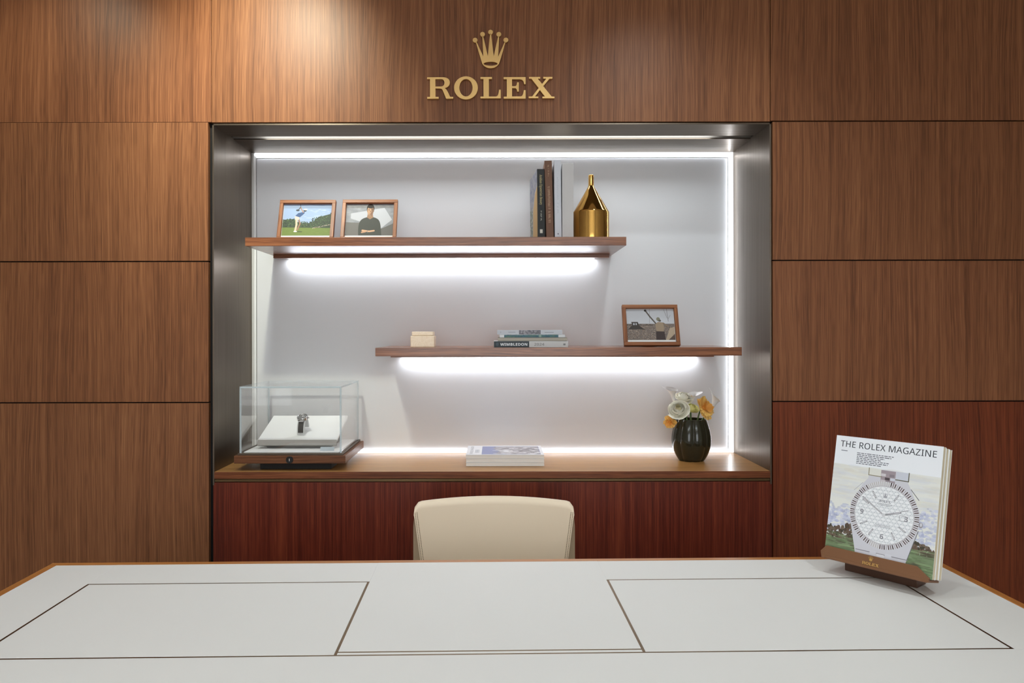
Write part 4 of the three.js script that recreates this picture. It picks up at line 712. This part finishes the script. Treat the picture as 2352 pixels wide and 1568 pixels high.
// ---------------------------------------------------------------- magazine stand on the desk
{
  const psi = 0.8978, tau = 0.2209, w = 0.2706, h = 0.3249, BL = [0.8879, 0.7865, -2.009];
  // frame of the stand: origin at the lower left front corner of the front magazine, x along it, z towards the viewer
  const place = (o) => { o.position.set(...BL); o.rotation.set(0, -psi, 0); };
  const tilt = new THREE.Matrix4().makeRotationX(-tau);
  const th = 0.0150, coverM = print(1000, 1200, drawCover, 0.25);
  const labs = ['front magazine on the desk stand with a big watch on its cover', 'middle magazine in the desk stand, only its page edges showing', 'rear magazine in the desk stand, sticking out behind the others'];
  for (let i = 0; i < 3; i++) {
    const t = thing('magazine', labs[i], 'magazine', [0, 0, 0], 0, 'magazines in the desk stand'); place(t);
    const z1 = -i * (th + 0.0006), dx = [0, 0.001, 0.003][i], dh = [0, -0.002, -0.003][i];
    const T = (g) => g.translate(dx, 0, 0).applyMatrix4(tilt);
    part('pages', T(bx(0.0006, w - 0.0006, 0.0006, h + dh - 0.0006, z1 - th + 0.0006, z1 - 0.0006, 0.0005, 'y', false)), M.pages, t);
    part('cover', [bx(0, w, 0, h + dh, z1 - 0.0006, z1, 0, 'y', false), bx(0, w, 0, h + dh, z1 - th, z1 - th + 0.0006, 0, 'y', false)].map(T), M.white, t);
    if (i === 0) part('cover_print', new THREE.PlaneGeometry(w, h).translate(w / 2, h / 2, 0.0004).applyMatrix4(tilt), coverM, t);
  }
  const s = thing('magazine_stand', 'brown leather magazine stand with gold crown lettering on its lip, on the desk', 'stand'); place(s);
  const brown = std({ color: rgb(126, 86, 57), roughness: 0.45 }), mark = std({ color: rgb(232, 190, 112), roughness: 0.35, metalness: 0.4 }), deskY = 0.7402 - BL[1];
  const prism = (pts, x0, x1) => { const sh = new THREE.Shape(); sh.moveTo(pts[0][0], pts[0][1]); for (const p of pts.slice(1)) sh.lineTo(p[0], p[1]); return new THREE.ExtrudeGeometry(sh, { depth: x1 - x0, bevelEnabled: true, bevelThickness: 0.0008, bevelSize: 0.0008, bevelSegments: 1 }).rotateY(-Math.PI / 2).translate(x1, 0, 0); };   // pts are [z, y]
  // tray under the magazines, lip in front of them
  const T = (g) => g.applyMatrix4(tilt), bot = -0.0016;
  part('tray', T(bx(0.004, w - 0.004, bot - 0.006, bot, -0.052, 0.010, 0.001, 'x')), brown, s);
  const lipS = new THREE.Shape(); lipS.moveTo(0.008, 0.026); lipS.lineTo(w - 0.034, 0.026); lipS.lineTo(w - 0.004, 0.004); lipS.lineTo(w - 0.010, -0.006); lipS.lineTo(-0.002, -0.006); lipS.lineTo(-0.006, 0.010); lipS.closePath();
  part('lip', T(new THREE.ExtrudeGeometry(lipS, { depth: 0.004, bevelEnabled: true, bevelThickness: 0.001, bevelSize: 0.001, bevelSegments: 2 }).translate(0, -0.002, 0.004)), brown, s);
  part('back_plate', T(bx(0.02, w - 0.02, bot - 0.006, h * 0.72, -0.056, -0.052, 0.001, 'y')), brown, s);
  part('foot', bx(0.03, w - 0.055, deskY, -0.006, -0.105, -0.052, 0.002, 'x'), std({ color: rgb(84, 54, 38), roughness: 0.5 }), s, 'dark brown foot');
  const em = 0.088, E = new THREE.Matrix4().makeTranslation(w * 0.47, 0.0115, 0.0104).multiply(new THREE.Matrix4().makeScale(em, em, 0.08)).multiply(new THREE.Matrix4().makeTranslation(0, 0.0, 0));
  part('crown_mark', T(merge([solid(SHAPES.crown, 0.004, 0), ...BALLS.map(([x, y]) => solid(ellipsePath(x, y, 37, 37, THREE.Shape), 0.004, 0))]).applyMatrix4(E)), mark, s, 'small gold crown');
  for (const ch of ['R', 'O', 'L', 'E', 'X']) part('gold_letter', T(solid(SHAPES[ch], 0.004, 0).applyMatrix4(E)), mark, s);
}

scene.traverse((o) => { if (o.isMesh) o.castShadow = o.receiveShadow = true; });
renderer.render(scene, camera);
